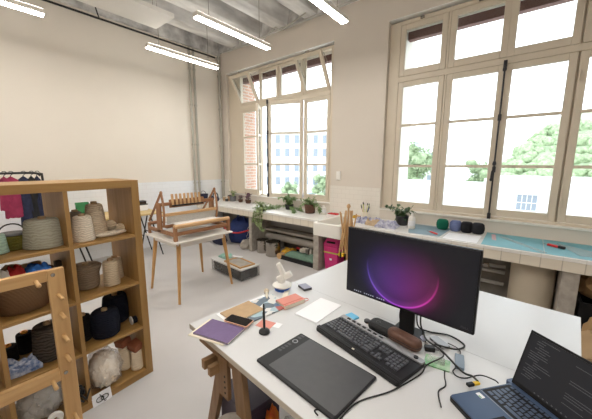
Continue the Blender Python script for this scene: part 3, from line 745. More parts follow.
t = thing('sponge', 'yellow sponge on the worktop beside the cup of brushes', 'sponge', (-2.0, 3.93, Z)); MB().box((0, 0, .02), (.11, .07, .04)).build('block', 'yellow_cloth', t, bevel=.006)
# cutting mats, paper, tools
def flat(name, label, cat, poly, z, th, m):
    t = thing(name, label, cat, (poly[0][0], poly[0][1], z)); MB().prism([(x-poly[0][0], y-poly[0][1]) for x, y in poly], 0, th).build('sheet', m, t); return t
flat('cutting_mat', 'grey-blue cutting mat between the white bottle and the balls of yarn', 'cutting mat', [(-1.26, 4.05), (-1.08, 3.48), (-.74, 3.50), (-.72, 4.05)], Z, .003, 'blue_mat')
t = flat('cutting_mat', 'teal cutting mat nearest the balls of yarn', 'cutting mat', [(-.34, 4.10), (-.33, 3.45), (.17, 3.45), (.17, 4.10)], Z, .003, 'teal_mat')
t = flat('cutting_mat', 'teal cutting mat under the red craft knife', 'cutting mat', [(.175, 4.10), (.175, 3.45), (1.1, 3.45), (1.1, 4.10)], Z, .003, 'teal_mat')
flat('paper_sheet', 'white sheet of paper lying between the two cutting mat colours', 'paper', [(-.70, 3.80), (-.70, 3.46), (-.37, 3.46), (-.37, 3.84)], Z, .002, 'white_paper')
flat('ruler', 'long clear ruler lying across the teal mat by the yarn', 'ruler', [(-.21, 3.93), (.15, 3.46), (.19, 3.49), (-.17, 3.96)], Z+.003, .003, 'acrylic')
flat('set_square', 'clear plastic set square beside the red craft knife', 'set square', [(.28, 3.98), (.42, 3.55), (.75, 3.62)], Z+.003, .003, 'acrylic')
flat('paper_strip', 'small pink strip of paper on the teal mat by the yarn', 'paper', [(-.29, 4.02), (-.26, 3.72), (-.22, 3.72), (-.25, 4.02)], Z+.003, .001, 'pink_paper')
t = thing('craft_knife', 'red and black craft knife on the teal mat', 'knife', (.26, 3.78, Z+.003), R(-35))
MB().rounded((0, 0, .012), (.14, .028, .022), .01).build('handle', 'red', t, bevel=.004); MB().rounded((.055, 0, .014), (.06, .032, .026), .012).build('grip', 'black_plastic', t, bevel=.004); MB().box((-.085, 0, .012), (.04, .014, .002)).build('blade', 'metal', t)
t = thing('scissors', 'red-handled cutter lying on the grey-blue mat', 'scissors', (-.83, 3.62, Z+.003), R(-40))
MB().rounded((0, 0, .008), (.13, .022, .014), .008).build('handle', 'red', t, bevel=.003); MB().box((-.09, 0, .006), (.06, .012, .003)).build('blade', 'metal', t)
def yarn_mat(key, col, scale=60, dark=.80, bump=.6): M[key] = wave_mat(key, col, dark, scale*.36, bump, dist=9.)
yarn_mat('y_green', (.015, .16, .10)); yarn_mat('y_blue', (.15, .19, .36)); yarn_mat('y_black', (.022, .022, .027)); yarn_mat('y_charcoal', (.03, .03, .036))
for lb, x, m in (('dark green ball of yarn, first of the row under the bigger window', -.81, 'y_green'), ('blue ball of yarn between the green one and the black one', -.66, 'y_blue'), ('black ball of yarn next to the blue one', -.54, 'y_black'), ('charcoal ball of yarn at the end of the row under the bigger window', -.425, 'y_charcoal')):
    t = thing('yarn_ball', lb, 'yarn', (x, 3.95, Z), 0, 'balls of yarn under the bigger window')
    r = .068; MB().lathe([(0, 0), (r*.7, .002), (r*.95, .02), (r*1.02, .065), (r*.95, .11), (r*.7, .128), (.015, .13), (0, .125)], seg=24).build('wound_yarn', m, t, smooth=60)
    MB().lathe([(r*1.03, .045), (r*1.04, .05), (r*1.04, .08), (r*1.03, .085)], seg=24, cap=False).build('band', m, t, smooth=60)

# ------------------------------------------------------------------ below the worktop
t = thing('shopping_bag', 'big bright blue bag with a red strap under the worktop', 'bag', (-4.50, 3.78, 0), R(5))
MB().blob((0, 0, .24), (.36, .24, .30), .25, 3, 2.2, 3, flat=.24).build('body', 'blanket', t, smooth=60)
MB().tube(smoothpath([(-.33, -.19, .30), (-.1, -.27, .26), (.15, -.27, .27), (.34, -.16, .33)]), .016, 6).build('strap', 'red', t, smooth=60)
MB().tube(smoothpath([(-.05, -.1, .45), (.05, -.15, .6), (.16, -.14, .6), (.22, -.08, .42)]), .014, 6).build('handle', 'blanket', t, smooth=60)
t = thing('duffel_bag', 'black bag slumped on the floor in front of the blue bag', 'bag', (-4.80, 3.40, 0), R(-4)); MB().blob((0, 0, .10), (.25, .10, .14), .25, 7, 2.5, 3, flat=.10).build('body', 'navy_cloth', t, smooth=60)
t = thing('cloth_bundle', 'pale grey bundle of cloth beside the concrete support', 'cloth', (-4.10, 3.55, 0)); MB().blob((0, 0, .07), (.12, .14, .10), .45, 9, 3, 3, flat=.07).build('fold', 'grey_cloth', t, smooth=60)
t = thing('wire_coil', 'loose coil of grey wire above the pale cloth bundle', 'wire', (-4.12, 3.68, .14)); k = MB()
for i in range(4): k.tube([(.13*math.cos(a)+.01*i, .06*math.sin(a), .14+.13*math.sin(a+i)) for a in [2*PI*j/16 for j in range(17)]], .004, 5)
k.build('loop', 'pipe_grey', t, smooth=60)
def stockpot(label, loc, r, h):
    t = thing('stock_pot', label, 'pot', loc, R(-20))
    MB().lathe([(r*.95, 0), (r, .01), (r, h), (r*1.05, h+.006), (r*.97, h), (r*.96, .02), (0, .02)], seg=28).build('body', 'metal', t, smooth=40)
    for s in (-1, 1): MB().tube([(s*r, -.04, h*.78), (s*(r+.035), -.03, h*.8), (s*(r+.035), .03, h*.8), (s*r, .04, h*.78)], .006, 6).build('handle', 'metal', t, smooth=60)
stockpot('steel stock pot under the worktop, the one against the concrete support', (-3.70, 3.58, 0), .115, .23)
stockpot('bigger steel stock pot under the worktop next to the mustard cloth', (-3.42, 3.56, 0), .135, .25)
o = MB().cyl((-3.85, 3.86, .24), (-2.48, 3.86, .24), .062, seg=24).build('paper_roll', 'roll', smooth=50); tag(o, 'long grey roll lying lengthwise between the concrete supports', 'roll')
o = MB().b2(-3.85, -2.48, 3.95, 3.98, .42, .65).build('shelf_board', 'plank', bevel=.004); tag(o, 'grey board standing between the concrete supports behind the long roll', 'board')
o = MB().b2(-3.855, -2.475, 3.78, 3.94, .36, .40).build('shelf_board', 'roll', bevel=.004); tag(o, 'narrow pale board bridging the concrete supports just above the long roll', 'board')
for x in (-3.6, -2.8): tag(MB().box((x, 3.88, .09), (.06, .3, .18)).build('roll_support', 'concrete_dark'), 'dark block carrying the long grey roll, ' + ('by the pots' if x < -3 else 'by the pink bin'), 'block')
t = thing('tray', 'low black tray of fabric on the floor under the worktop', 'tray', (-2.86, 3.62, 0))
k = MB(); k.b2(-.38, .36, -.14, .14, 0, .02); k.b2(-.38, .36, -.14, -.12, .02, .07); k.b2(-.38, .36, .12, .14, .02, .07); k.b2(-.38, -.36, -.12, .12, .02, .07); k.b2(.34, .36, -.12, .12, .02, .07); k.build('body', 'black_plastic', t)
for lb, loc, sz, m, sd, rz in (('sage green folded fabric lying in the black tray', (-2.80, 3.60, .071), (.60, .20), 'green_cloth', 2, 0.), ('mustard cloth under the grey board next to the steel pots', (-3.16, 3.70, .0), (.22, .18), 'yellow_cloth', 5, .3),):
    t = thing('fabric', lb, 'fabric', loc, rz); MB().cloth((0, 0, 0), sz, .05, sd, thick=.03 if m == 'green_cloth' else .10).build('fold', m, t, smooth=60)
t = thing('fabric', 'white cloth draped behind the green fabric under the worktop', 'fabric', (-2.85, 3.80, .0)); MB().cloth((0, 0, 0), (.24, .08), .04, 9, thick=.15).build('fold', 'white_cloth', t, smooth=60)
t = thing('pouch', 'black pouch beside the white cloth under the worktop', 'pouch', (-2.60, 3.80, 0)); MB().blob((0, 0, .1), (.09, .05, .12), .15, 4, sub=2, flat=.1).build('body', 'black_cloth', t, smooth=60)
t = thing('red_tool', 'red-handled tool lying behind the tray under the worktop', 'tool', (-3.03, 3.82, .12)); MB().rounded((0, 0, .01), (.16, .03, .03), .012, R(-20)).build('handle', 'red', t, bevel=.005); MB().box((0, 0, -.06), (.1, .05, .12)).build('foot', 'black_plastic', t)
t = thing('wood_block', 'round wooden block in front of the tray by the steel pots', 'block', (-3.20, 3.50, 0)); MB().cyl((0, -.03, .05), (0, .08, .05), .05, seg=18).build('block', 'pine_x', t, smooth=40)
# pink swing-lid bin
t = thing('waste_bin', 'bright pink waste bin with a black swing lid beside the sink support', 'bin', (-2.215, 3.66, 0), R(2))
k = MB(); k.taper((0, 0, 0), (0, 0, .40), .21, .255); k.build('body', 'pink', t, bevel=.02)
k = MB(); k.box((0, 0, .29), (.252, .252, .02)); k.build('band', 'lime', t, bevel=.005)
k = MB(); k.taper((0, 0, .40), (0, 0, .50), .27, .19); k.build('lid', 'pink', t, bevel=.015)
MB().box((0, -.085, .475), (.14, .012, .11), (R(-52), 0, 0)).build('flap', 'black_plastic', t, bevel=.004)
MB().box((0, -.1145, .20), (.04, .004, .055)).build('sticker', 'white_paper', t)
t = thing('pipework', 'grey pipes with a valve behind the worktop support', 'pipes', (0, 0, 0))
k = MB(); k.tube([(-1.7, 4.0, .36), (-.12, 4.0, .36)], .022, 8); k.tube([(-1.7, 4.0, .22), (-.12, 4.0, .22)], .022, 8); k.tube(smoothpath([(-.4, 3.97, .36), (-.3, 3.93, .44), (-.2, 3.95, .44), (-.12, 3.97, .44)]), .018, 8); k.build('pipe', 'pipe_grey', t, smooth=60)
MB().box((-.3, 3.93, .44), (.06, .05, .05)).build('valve', 'metal', t, bevel=.01)
MB().b2(-1.5, -1.44, 3.95, 4.1, 0, .4).build('bracket', 'pipe_grey', t)
t = thing('drum', 'big beige cylindrical drum under the worktop beside the concrete support', 'drum', (.115, 3.78, 0))
MB().lathe([(.178, 0), (.185, .01), (.185, .64), (.178, .65), (0, .65)], seg=40).build('body', 'drum', t, smooth=40)
MB().tube([(.19*math.cos(a), .19*math.sin(a), .03) for a in [2*PI*i/32 for i in range(33)]], .008, 6).build('rim', 'drum', t, smooth=60)
t = thing('storage_crate', 'black crate under the far end of the worktop', 'crate', (.66, 3.78, 0))
k = MB(); k.b2(-.2, .3, -.22, .22, 0, .03); k.b2(-.2, .3, -.22, -.19, .03, .36); k.b2(-.2, .3, .19, .22, .03, .36); k.b2(-.2, -.17, -.19, .19, .03, .36); k.b2(.27, .3, -.19, .19, .03, .36); k.build('body', 'black_plastic', t, bevel=.006)
MB().tube([(-.05, -.235, .30), (-.03, -.26, .22), (.10, -.26, .22), (.12, -.235, .30)], .008, 6).build('handle', 'metal', t, smooth=60)
t = thing('paper_bag', 'crumpled brown paper bag on top of the black crate', 'paper bag', (.66, 3.76, .36)); MB().blob((0, 0, .1), (.2, .16, .14), .35, 21, 2.6, 3, flat=.1).build('body', 'paper_bag', t, smooth=30)
t = thing('paper_bag', 'flat brown paper bag leaning on the black crate', 'paper bag', (.60, 3.45, 0)); MB().blob((0, 0, .15), (.1, .06, .17), .3, 25, 2.6, 3, flat=.15).build('body', 'paper_bag', t, smooth=30)
t = thing('cardboard_box', 'cardboard box on the floor behind the corner of the white desk', 'box', (.70, 2.95, 0), R(8))
k = MB(); k.b2(-.2, .2, -.2, .2, 0, .012); k.b2(-.2, .2, -.2, -.188, .012, .3); k.b2(-.2, .2, .188, .2, .012, .3); k.b2(-.2, -.188, -.188, .188, .012, .3); k.b2(.188, .2, -.188, .188, .012, .3); k.build('body', 'cardboard', t)
for s in (-1, 1): MB().box((s*.25, 0, .27), (.13, .38, .006), (0, R(28*s), 0)).build('flap', 'cardboard', t)
t = thing('hand_tool', 'black hand tool lying on the cardboard box', 'tool', (.66, 2.92, .012)); MB().blob((0, 0, .15), (.14, .1, .15), .3, 5, 2.5, 2, flat=.15).build('body', 'black_plastic', t, smooth=50)

# ------------------------------------------------------------------ wooden umbrella swift
t = thing('yarn_swift', 'folded wooden yarn swift standing between the sink and the monitor', 'yarn swift', (-1.72, 3.15, 0))
MB().cyl((0, 0, .03), (0, 0, 1.09), .012, seg=10).build('post', 'pine_z', t, smooth=50)
MB().lathe([(0, 1.06), (.018, 1.065), (.026, 1.085), (.02, 1.105), (.012, 1.115), (0, 1.118)], seg=14).build('finial', 'loom_light', t, smooth=60)
k = MB(); k.bar((-.16, 0, .02), (.16, 0, .02), .05, .03, (0, 1, 0)); k.bar((0, -.16, .02), (0, .16, .02), .05, .03, (1, 0, 0)); k.build('foot', 'pine_z', t, bevel=.004)
for i in range(8):
    a = 2*PI*i/8; a2 = a+PI/5
    p0 = Vector((math.cos(a)*.03, math.sin(a)*.03, .52)); p1 = Vector((math.cos(a)*.105, math.sin(a)*.105, .96+.03*(i % 3)))
    q0 = Vector((math.cos(a2)*.10, math.sin(a2)*.10, .50)); q1 = Vector((math.cos(a2)*.035, math.sin(a2)*.035, 1.03))
    MB().bar(p0, p1, .014, .007).build('slat', 'pine_z', t)
    MB().bar(q0, q1, .013, .007).build('slat', 'loom_light', t)
MB().cyl((0, 0, .48), (0, 0, .53), .035, seg=14).build('collar', 'pine_z', t, smooth=50)
t2 = MB().box((-.06, -.04, .46), (.07, .04, .05)).build('clamp', 'yellow', t, bevel=.008); MB().cyl((-.06, -.06, .42), (-.06, -.06, .50), .012, seg=10).build('screw', 'black_plastic', t2)

# ================================================================== LOOM TABLE
TZ = .73
t = thing('side_table', 'small white-topped table on tapered wooden legs under the loom', 'table', (-3.33, 1.925, 0))
MB().rounded((0, 0, TZ-.009), (.745, .80, .018), .015).build('tabletop', 'table_white', t, bevel=.004)
MB().rounded((0, 0, TZ-.05), (.60, .66, .064), .01).build('apron', 'table_white', t)
for sx, sy in ((-1, -1), (1, -1), (1, 1), (-1, 1)):
    MB().tube([(sx*.345, sy*.375, 0), (sx*.275, sy*.305, TZ-.018)], [.014, .026], 14).build('leg', 'leg_wood', t, smooth=50)
lm = thing('table_loom', 'brown wooden table loom with eight levers on the white side table', 'loom', (-3.36, 1.94, TZ))
x0, x1, y0, y1 = -.33, .33, -.36, .37
def lb(name, m, *bars, bevel=.004):
    k = MB()
    for b in bars: k.bar(*b)
    return k.build(name, m, lm, bevel=bevel)
for y in (y0, y1):
    lb('side_rail', 'loom_z', ((x0, y, .07), (x1, y, .07), .022, .045, (0, 1, 0)))
    lb('corner_post', 'loom_z', ((x1-.01, y, 0), (x1-.01, y, .17), .04, .038))
    lb('corner_post', 'loom_z', ((x0+.01, y, 0), (x0+.01, y, .14), .03, .03))
    lb('castle_post', 'loom_z', ((-.04, y, .05), (-.04, y, .41), .022, .10, (0, 1, 0)))
    # bowed strap and slanting brace meeting in a peak
    s = MB(); s.tube(smoothpath([(.07, y-.005, .13), (.095, y-.005, .28), (.075, y, .42), (.045, y, .53)]), .014, 8); s.build('beater_arm', 'loom_z', lm, smooth=60)
    lb('brace', 'loom_z', ((x0+.02, y, .16), (.04, y, .53), .02, .024, (0, 1, 0)))
    s = MB(); s.blob((.045, y, .535), (.022, .016, .022), sub=2); s.build('arm_cap', 'loom_z', lm, smooth=60)
lb('castle_beam', 'loom', ((-.04, y0, .385), (-.04, y0+.16, .385), .03, .04, (1, 0, 0)), ((-.045, y0+.14, .385), (-.045, y1-.12, .385), .035, .10, (1, 0, 0)), ((-.04, y1-.12, .385), (-.04, y1, .385), .03, .04, (1, 0, 0)))
lb('lever_rail', 'black_plastic', ((.0, y0+.15, .362), (.0, y1-.15, .362), .02, .018, (1, 0, 0)))
for i in range(8):
    y = y0+.165+.053*i
    s = MB(); s.bar((-.010, y, .365), (-.022, y, .505), .014, .030, (1, 0, 0)); s.build('lever', 'loom_light', lm, bevel=.004)
lb('beater_bar', 'loom_light', ((.085, y0-.02, .275), (.085, y1+.0, .275), .03, .035, (1, 0, 0)))
lb('lower_beater_bar', 'loom', ((.085, y0, .14), (.085, y1, .14), .025, .03, (1, 0, 0)))
s = MB(); s.cyl((x1-.01, y0-.01, .165), (x1-.01, y1+.01, .165), .026, seg=12); s.build('breast_beam', 'loom_light', lm, smooth=50)
lb('front_rail', 'loom', ((x1-.01, y0, .08), (x1-.01, y1, .08), .024, .042, (1, 0, 0)))
s = MB(); s.cyl((x0+.03, y0, .13), (x0+.03, y1, .13), .022, seg=12); s.build('back_beam', 'loom', lm, smooth=50)
MB().b2(x0+.03, x1-.02, y0+.07, y1-.07, .168, .171).build('warp', 'white_warp', lm)
for i, x in enumerate((-.02, .0, .02, -.06)): MB().b2(x-.004, x+.004, y0+.05, y1-.05, .10, .118).build('shaft', 'loom', lm)
MB().b2(.082, .086, y0+.03, y1-.03, .165, .258).build('reed', 'grey_warp', lm)

# plastic storage bin
t = thing('storage_bin', 'translucent plastic bin of dark fabric on the floor behind the loom table', 'bin', (-3.29, 2.60, 0), R(-3))
W, D_, H_ = .37, .165, .16
k = MB(); k.b2(-W, W, -D_, D_, 0, .006); k.b2(-W, W, -D_, -D_+.006, .006, H_); k.b2(-W, W, D_-.006, D_, .006, H_); k.b2(-W, -W+.006, -D_+.006, D_-.006, .006, H_); k.b2(W-.006, W, -D_+.006, D_-.006, .006, H_); k.build('body', 'bin_clear', t)
MB().rounded((0, 0, H_+.008), (W*2+.03, D_*2+.03, .02), .03).build('lid', 'bin_lid', t, bevel=.004)
MB().cloth((0, 0, .008), (.69, .30), .03, 4, thick=.125).build('contents', 'black_cloth', t, smooth=60)
t = thing('wooden_frame', 'thin wooden frame with a grey panel lying on the plastic bin', 'frame', (-3.16, 2.58, H_+.018), R(-6))
k = MB(); k.b2(-.21, .21, -.13, -.105, 0, .018); k.b2(-.21, .21, .105, .13, 0, .018); k.b2(-.21, -.185, -.105, .105, 0, .018); k.b2(.185, .21, -.105, .105, 0, .018); k.build('rim', 'leg_wood', t, bevel=.003)
MB().b2(-.185, .185, -.105, .105, .002, .010).build('panel', 'grey_cloth', t)
t = thing('fabric', 'mint green cloth crumpled on the plastic bin', 'fabric', (-3.53, 2.62, H_+.018)); MB().cloth((0, 0, 0), (.18, .14), .05, 6).build('fold', 'mint_cloth', t, smooth=60)
t = thing('paper_card', 'white card lying beside the mint cloth on the plastic bin', 'card', (-3.36, 2.70, H_+.037), R(20)); MB().box((0, 0, .004), (.17, .06, .008)).build('sheet', 'white_paper', t)

# ------------------------------------------------------------------ wall table behind the shelf
t = thing('wall_table', 'yellow wooden trestle table against the long wall behind the shelf', 'table', (-5.18, 1.95, 0))
MB().b2(-.36, .36, -1.1, .36, .76, .79).build('tabletop', 'table_yellow', t, bevel=.003)
for y in (-.85, .18):
    for x in (-.22, .22):
        k = MB(); k.tube([(x, y-.2, 0), (x, y-.02, .76)], .011, 8); k.build('leg', 'dark_metal', t); k = MB(); k.tube([(x, y+.2, 0), (x, y+.02, .76)], .011, 8); k.build('leg', 'dark_metal', t)
    k = MB(); k.tube([(-.22, y-.1, .40), (.22, y-.1, .40)], .008, 6); k.tube([(-.22, y+.1, .40), (.22, y+.1, .40)], .008, 6); k.build('stretcher', 'dark_metal', t)
for lb_, loc, sz, m in (('brown box on the yellow table beside the loom', (-5.25, 2.12, .91), (.13, .17, .10), 'brown_box'), ('green box under the brown one on the yellow table', (-5.25, 2.12, .85), (.15, .20, .116), 'white_paper'), ('green book standing on the yellow table behind the beige cones', (-5.3, 1.30, .90), (.05, .16, .22), 'green_book'), ('dark red box on the yellow table behind the beige cones', (-5.2, 1.45, .85), (.12, .14, .12), 'red_cloth')):
    t = thing('box' if 'book' not in lb_ else 'book', lb_ if 'green box' not in lb_ else 'white and dark box under the brown one on the yellow table', 'box' if 'book' not in lb_ else 'book', (loc[0], loc[1], loc[2]-sz[2]/2))
    MB().box((0, 0, sz[2]*.42), (sz[0], sz[1], sz[2]*.84)).build('body', m, t, bevel=.004)
    MB().box((0, 0, sz[2]*.92), (sz[0]+.006, sz[1]+.006, sz[2]*.16)).build('lid', 'dark_grey' if m != 'green_book' else 'green_book', t, bevel=.003)

# ------------------------------------------------------------------ garment rack
t = thing('garment_rack', 'black tubular garment rack behind the shelf', 'clothes rack', (-5.0, .2, 0))
k = MB(); k.tube(smoothpath([(0, .63, .05), (0, .63, 1.35), (0, .61, 1.44), (0, .55, 1.475), (0, .3, 1.475)], 6) + [(0, -.6, 1.475)], .014, 8); k.tube([(0, -.6, .05), (0, -.6, 1.475)], .014, 8); k.build('rail', 'dark_metal', t, smooth=60)
for y in (.63, -.6): MB().tube([(-.22, y, .03), (.22, y, .03)], .016, 8).build('foot', 'dark_metal', t, smooth=60)
def garment(label, y, w, L, m, seed, hz=1.475, x=-5.0):
    t = thing('garment', label, 'clothing', (x, y, hz))
    k = MB(); n = 10; g = []
    for lay in (-1, 1):
        for i in range(n+1):
            row = []
            for j in range(n+1):
                u = i/n-.5; v = j/n
                sh = .25 + .75*min(1, v*5) if abs(u) > .15 else 1.
                wd = w*(.8+.35*v); z = -.035 - L*v - (abs(u)*.10 if v < .1 else 0)
                row.append(k.bm.verts.new((lay*(.018+.03*min(1, v*3)*(1-4*u*u)) + .025*noise.noise(Vector((u*7, v*2.5, seed+lay))), u*wd, z + (.02*noise.noise(Vector((u*6, seed, 0))) if j == n else 0))))
            g.append(row)
    for o_ in (0, n+1):
        for i in range(n):
            for j in range(n): k.bm.faces.new((g[o_+i][j], g[o_+i+1][j], g[o_+i+1][j+1], g[o_+i][j+1]))
    for i in range(n):
        for j in (0, n): k.bm.faces.new((g[i][j], g[i+1][j], g[n+1+i+1][j], g[n+1+i][j]))
    for j in range(n):
        for i in (0, n): k.bm.faces.new((g[i][j], g[i][j+1], g[n+1+i][j+1], g[n+1+i][j]))
    k.build('cloth', m, t, smooth=60)
    h_ = MB(); h_.tube(smoothpath([(0, 0, -.075), (0, 0, -.03), (0, .03, .0), (0, .015, .025), (0, -.012, .018)]), .004, 6); h_.tube([(0, -w*.36, -.10), (0, 0, -.06), (0, w*.36, -.10)], .006, 6); h_.build('hanger', 'dark_metal', t)
garment('crimson pink garment hanging on the black rack', .53, .17, .52, 'pink_cloth', 2)
garment('shorter crimson garment hanging nearest the end of the black rack', .47, .12, .42, 'pink_cloth', 7)
garment('dark navy garment hanging between the pink one and the rack post', .645, .14, .66, 'navy_cloth', 4)
garment('black garment hanging among the navy ones on the rack', .72, .10, .60, 'black_cloth', 5)
garment('navy blue garment nearest the curved rack corner', .775, .08, .62, 'navy_cloth', 9)

# ================================================================== CUBE SHELF
SH = thing('cube_shelf', 'oak cube shelf of open compartments filled with cones of yarn', 'shelf', (-2.13, .86, 0), math.atan2(.085, .996))
# local: s runs along -Y from the end panel, depth along -X
DEP = .385; DV = [(.0, .05), (.412, .434), (.760, .782), (1.10, 1.122), (1.44, 1.49)]
LV = [(0, .05), (.385, .401), (.736, .752), (1.087, 1.103), (1.438, 1.488)]
for (a, b) in (DV[0], DV[-1]): MB().b2(-DEP, 0, -b, -a, .0, 1.488).build('side_panel', 'oak_z', SH, bevel=.002)
for (a, b) in (LV[0], LV[-1]): MB().b2(-DEP, 0, -DV[-1][0], -DV[0][1], a, b).build('top_panel' if a > 1 else 'bottom_panel', 'oak_y', SH, bevel=.002)
for (a, b) in LV[1:-1]: MB().b2(-DEP, -.002, -DV[-1][0], -DV[0][1], a, b).build('shelf', 'oak_y', SH)
for (a, b) in DV[1:-1]:
    for (l, u) in zip(LV, LV[1:]): MB().b2(-DEP, -.002, -b, -a, l[1], u[0]).build('divider', 'oak_z', SH)

def cone(label, loc, rb, rt, h, m, group='cones of yarn in the cube shelf', core='cardboard', shape='cone'):
    t = thing('yarn_cone', label, 'yarn', loc, random.uniform(0, 6), group)
    if shape == 'cone': pr = [(rb*.9, 0), (rb, h*.03), (rb*.99, h*.12), (rt*1.06, h*.90), (rt*.98, h*.97), (rt*.7, h), (.018, h*.99)]
    else: pr = [(rb*.7, 0), (rb*.96, h*.05), (rb*1.04, h*.3), (rb*1.03, h*.6), (rt*1.05, h*.93), (rt*.9, h*.99), (.02, h*.985)]
    MB().lathe(pr, seg=32).build('wound_yarn', m, t, smooth=50)
    MB().lathe([(.020, h*.9), (.018, h*1.07), (.012, h*1.07), (.012, h*.95)], seg=14, cap=False).build('core', core, t, smooth=50)
    return t
random.seed(5)
yarn_mat('y_sage', (.42, .41, .33), scale=55); yarn_mat('y_olive', (.15, .14, .03), scale=70); yarn_mat('y_mint', (.42, .58, .48), scale=60)
yarn_mat('y_white', (.84, .74, .61), scale=65); yarn_mat('y_beige', (.66, .54, .40), scale=65); yarn_mat('y_grey', (.27, .24, .215), scale=70); yarn_mat('y_brown', (.27, .20, .14), scale=60)
yarn_mat('y_sand', (.64, .52, .37), scale=60); yarn_mat('y_navy', (.012, .014, .024), scale=60); yarn_mat('y_dark', (.085, .068, .056), scale=45, dark=.5, bump=.9); yarn_mat('y_jet', (.012, .011, .011), scale=60); yarn_mat('y_cream', (.86, .74, .56), scale=60)
A3, A2, A1, A0 = 1.1035, .7525, .4015, .0505
cone('big sage grey cone of yarn in the top row of the shelf', (-2.25, .345, A3), .103, .080, .170, 'y_sage')
cone('white cone of yarn in front in the top corner compartment', (-2.22, .535, A3), .063, .048, .165, 'y_white')
cone('tall beige cone of yarn behind the white one in the top corner compartment', (-2.30, .630, A3), .070, .048, .225, 'y_beige')
cone('dark grey cone of yarn half hidden behind the white cone', (-2.41, .545, A3), .05, .035, .17, 'y_grey')
cone('small grey cone of yarn at the back next to the divider', (-2.44, .465, A3), .045, .03, .19, 'y_grey')
t = thing('yarn_pot', 'olive green yarn cake under a grey strap in the top row', 'yarn', (-2.30, .215, A3)); MB().lathe([(.05, 0), (.062, .01), (.064, .075), (.05, .085), (0, .085)], seg=24).build('wound_yarn', 'y_olive', t, smooth=50)
MB().lathe([(.055, .085), (.06, .09), (.055, .10), (0, .10)], seg=24).build('lid', 'pot_grey', t, smooth=50); MB().tube([(.0, .055*math.cos(a), .10+.05*math.sin(a)) for a in [PI*i/10 for i in range(11)]], .004, 6).build('strap', 'black_plastic', t, smooth=60)
cone('mint green cone of yarn at the cut edge of the top row', (-2.25, .145, A3), .045, .035, .11, 'y_mint')
for lb_, loc, r in (('small beige ball of yarn at the back of the top corner compartment', (-2.36, .735, A3), .045), ('little beige ball of yarn in front of another in the top corner compartment', (-2.29, .775, A3), .034)):
    t = thing('yarn_ball', lb_, 'yarn', loc); MB().blob((0, 0, r*.95), (r, r, r), .06, 3, sub=3).build('wound_yarn', 'y_sand', t, smooth=60)
t = thing('yarn_skein', 'flat cream skein of yarn lying in front of the beige cone', 'yarn', (-2.23, .70, A3), R(-80)); MB().blob((0, 0, .016), (.10, .035, .018), .12, 6, sub=3, flat=.015).build('twist', 'y_white', t, smooth=60)
cone('wide brown cone of yarn in the second row of the shelf', (-2.30, .545, A2), .072, .088, .165, 'y_brown', shape='cake')
cone('tall sand beige cone of yarn in the second row of the shelf', (-2.23, .672, A2), .052, .045, .178, 'y_sand')
cone('sand beige cone of yarn behind the tall one in the second row', (-2.34, .735, A2), .05, .04, .16, 'y_sand')
cone('dark speckled cone of yarn beside the divider in the third row', (-2.27, .487, A1), .042, .042, .18, 'y_jet')
cone('large navy black cone of yarn in front in the third row', (-2.225, .605, A1), .086, .078, .185, 'y_navy', shape='cake')
cone('large navy black cone of yarn behind another in the third row', (-2.37, .72, A1), .085, .075, .215, 'y_navy', shape='cake')
t = thing('thread_spool', 'small dark spool with a pale end lying in the third row corner', 'spool', (-2.22, .79, A1)); MB().cyl((0, -.02, .032), (0, .02, .032), .026, seg=18).build('thread', 'y_navy', t, smooth=50)
for y in (-.022, .022): MB().cyl((0, y-.003, .032), (0, y+.003, .032), .032, seg=18).build('flange', 'white_plastic', t, smooth=40)
cone('charcoal brown coarse cone of yarn behind the peg frame', (-2.235, .300, A1), .086, .070, .215, 'y_dark')
cone('black cone of yarn beside the coarse charcoal one', (-2.41, .21, A1), .045, .04, .13, 'y_jet', core='orange')
cone('black cone of yarn with an orange core at the edge of the third row', (-2.36, .125, A1), .045, .042, .10, 'y_jet', core='orange')
t = thing('fabric', 'blue and white printed cloth in front of the black cone', 'fabric', (-2.20, .165, A1)); MB().cloth((0, 0, 0), (.13, .16), .06, 8).build('fold', 'blueprint', t, smooth=60)
# boxes in the second row
t = thing('fabric_basket', 'dark brown oval basket holding coloured cloths in the second row', 'basket', (-2.255, .215, A2), math.atan2(.085, .996))
k = MB(); k.lathe([(.115, 0), (.13, .012), (.150, .12), (.155, .205), (.147, .205), (.140, .12), (.12, .02), (0, .02)], seg=36)
for v in k.bm.verts: v.co.x *= .82
k.build('body', 'basket', t, smooth=40)
k = MB(); k.tube([(.125*math.cos(a_), .153*math.sin(a_), .205) for a_ in [2*PI*i/36 for i in range(37)]], .011, 8); k.build('rim', 'brown_box', t, smooth=60)
k = MB(); k.lathe([(0, .025), (.105, .025), (.125, .16), (.10, .182), (0, .188)], seg=24)
for v in k.bm.verts: v.co.x *= .80
k.build('lining', 'black_cloth', t, smooth=50)
for lb_, loc, sz, m, sd in (('bright blue cloth on top of the oval basket', (-2.20, .29, A2+.19), (.16, .12), 'blue_cloth', 3), ('red cloth on top of the oval basket', (-2.24, .20, A2+.19), (.10, .08), 'red_cloth', 5), ('white cloth at the edge of the oval basket', (-2.20, .14, A2+.19), (.10, .07), 'white_cloth', 7), ('pale tan cloth at the back of the oval basket', (-2.31, .24, A2+.19), (.10, .2), 'tan_cloth', 9)):
    t = thing('fabric', lb_, 'fabric', loc); MB().cloth((0, 0, 0), sz, .055, sd, thick=.02).build('fold', m, t, smooth=60)
t = thing('fabric_bin', 'dark bin squeezed between the divider and the oval basket', 'box', (-2.28, .408, A2), math.atan2(.085, .996)); MB().taper((0, 0, 0), (0, 0, .235), .045, .05).build('body', 'brown_box', t)
# brown basket behind the frame
t = thing('basket', 'wide brown basket in the compartment behind the peg frame', 'basket', (-2.24, -.10, A2)); MB().lathe([(.10, 0), (.12, .01), (.14, .10), (.145, .11), (.13, .105), (.1, .015), (0, .015)], seg=28).build('body', 'basket', t, smooth=40)
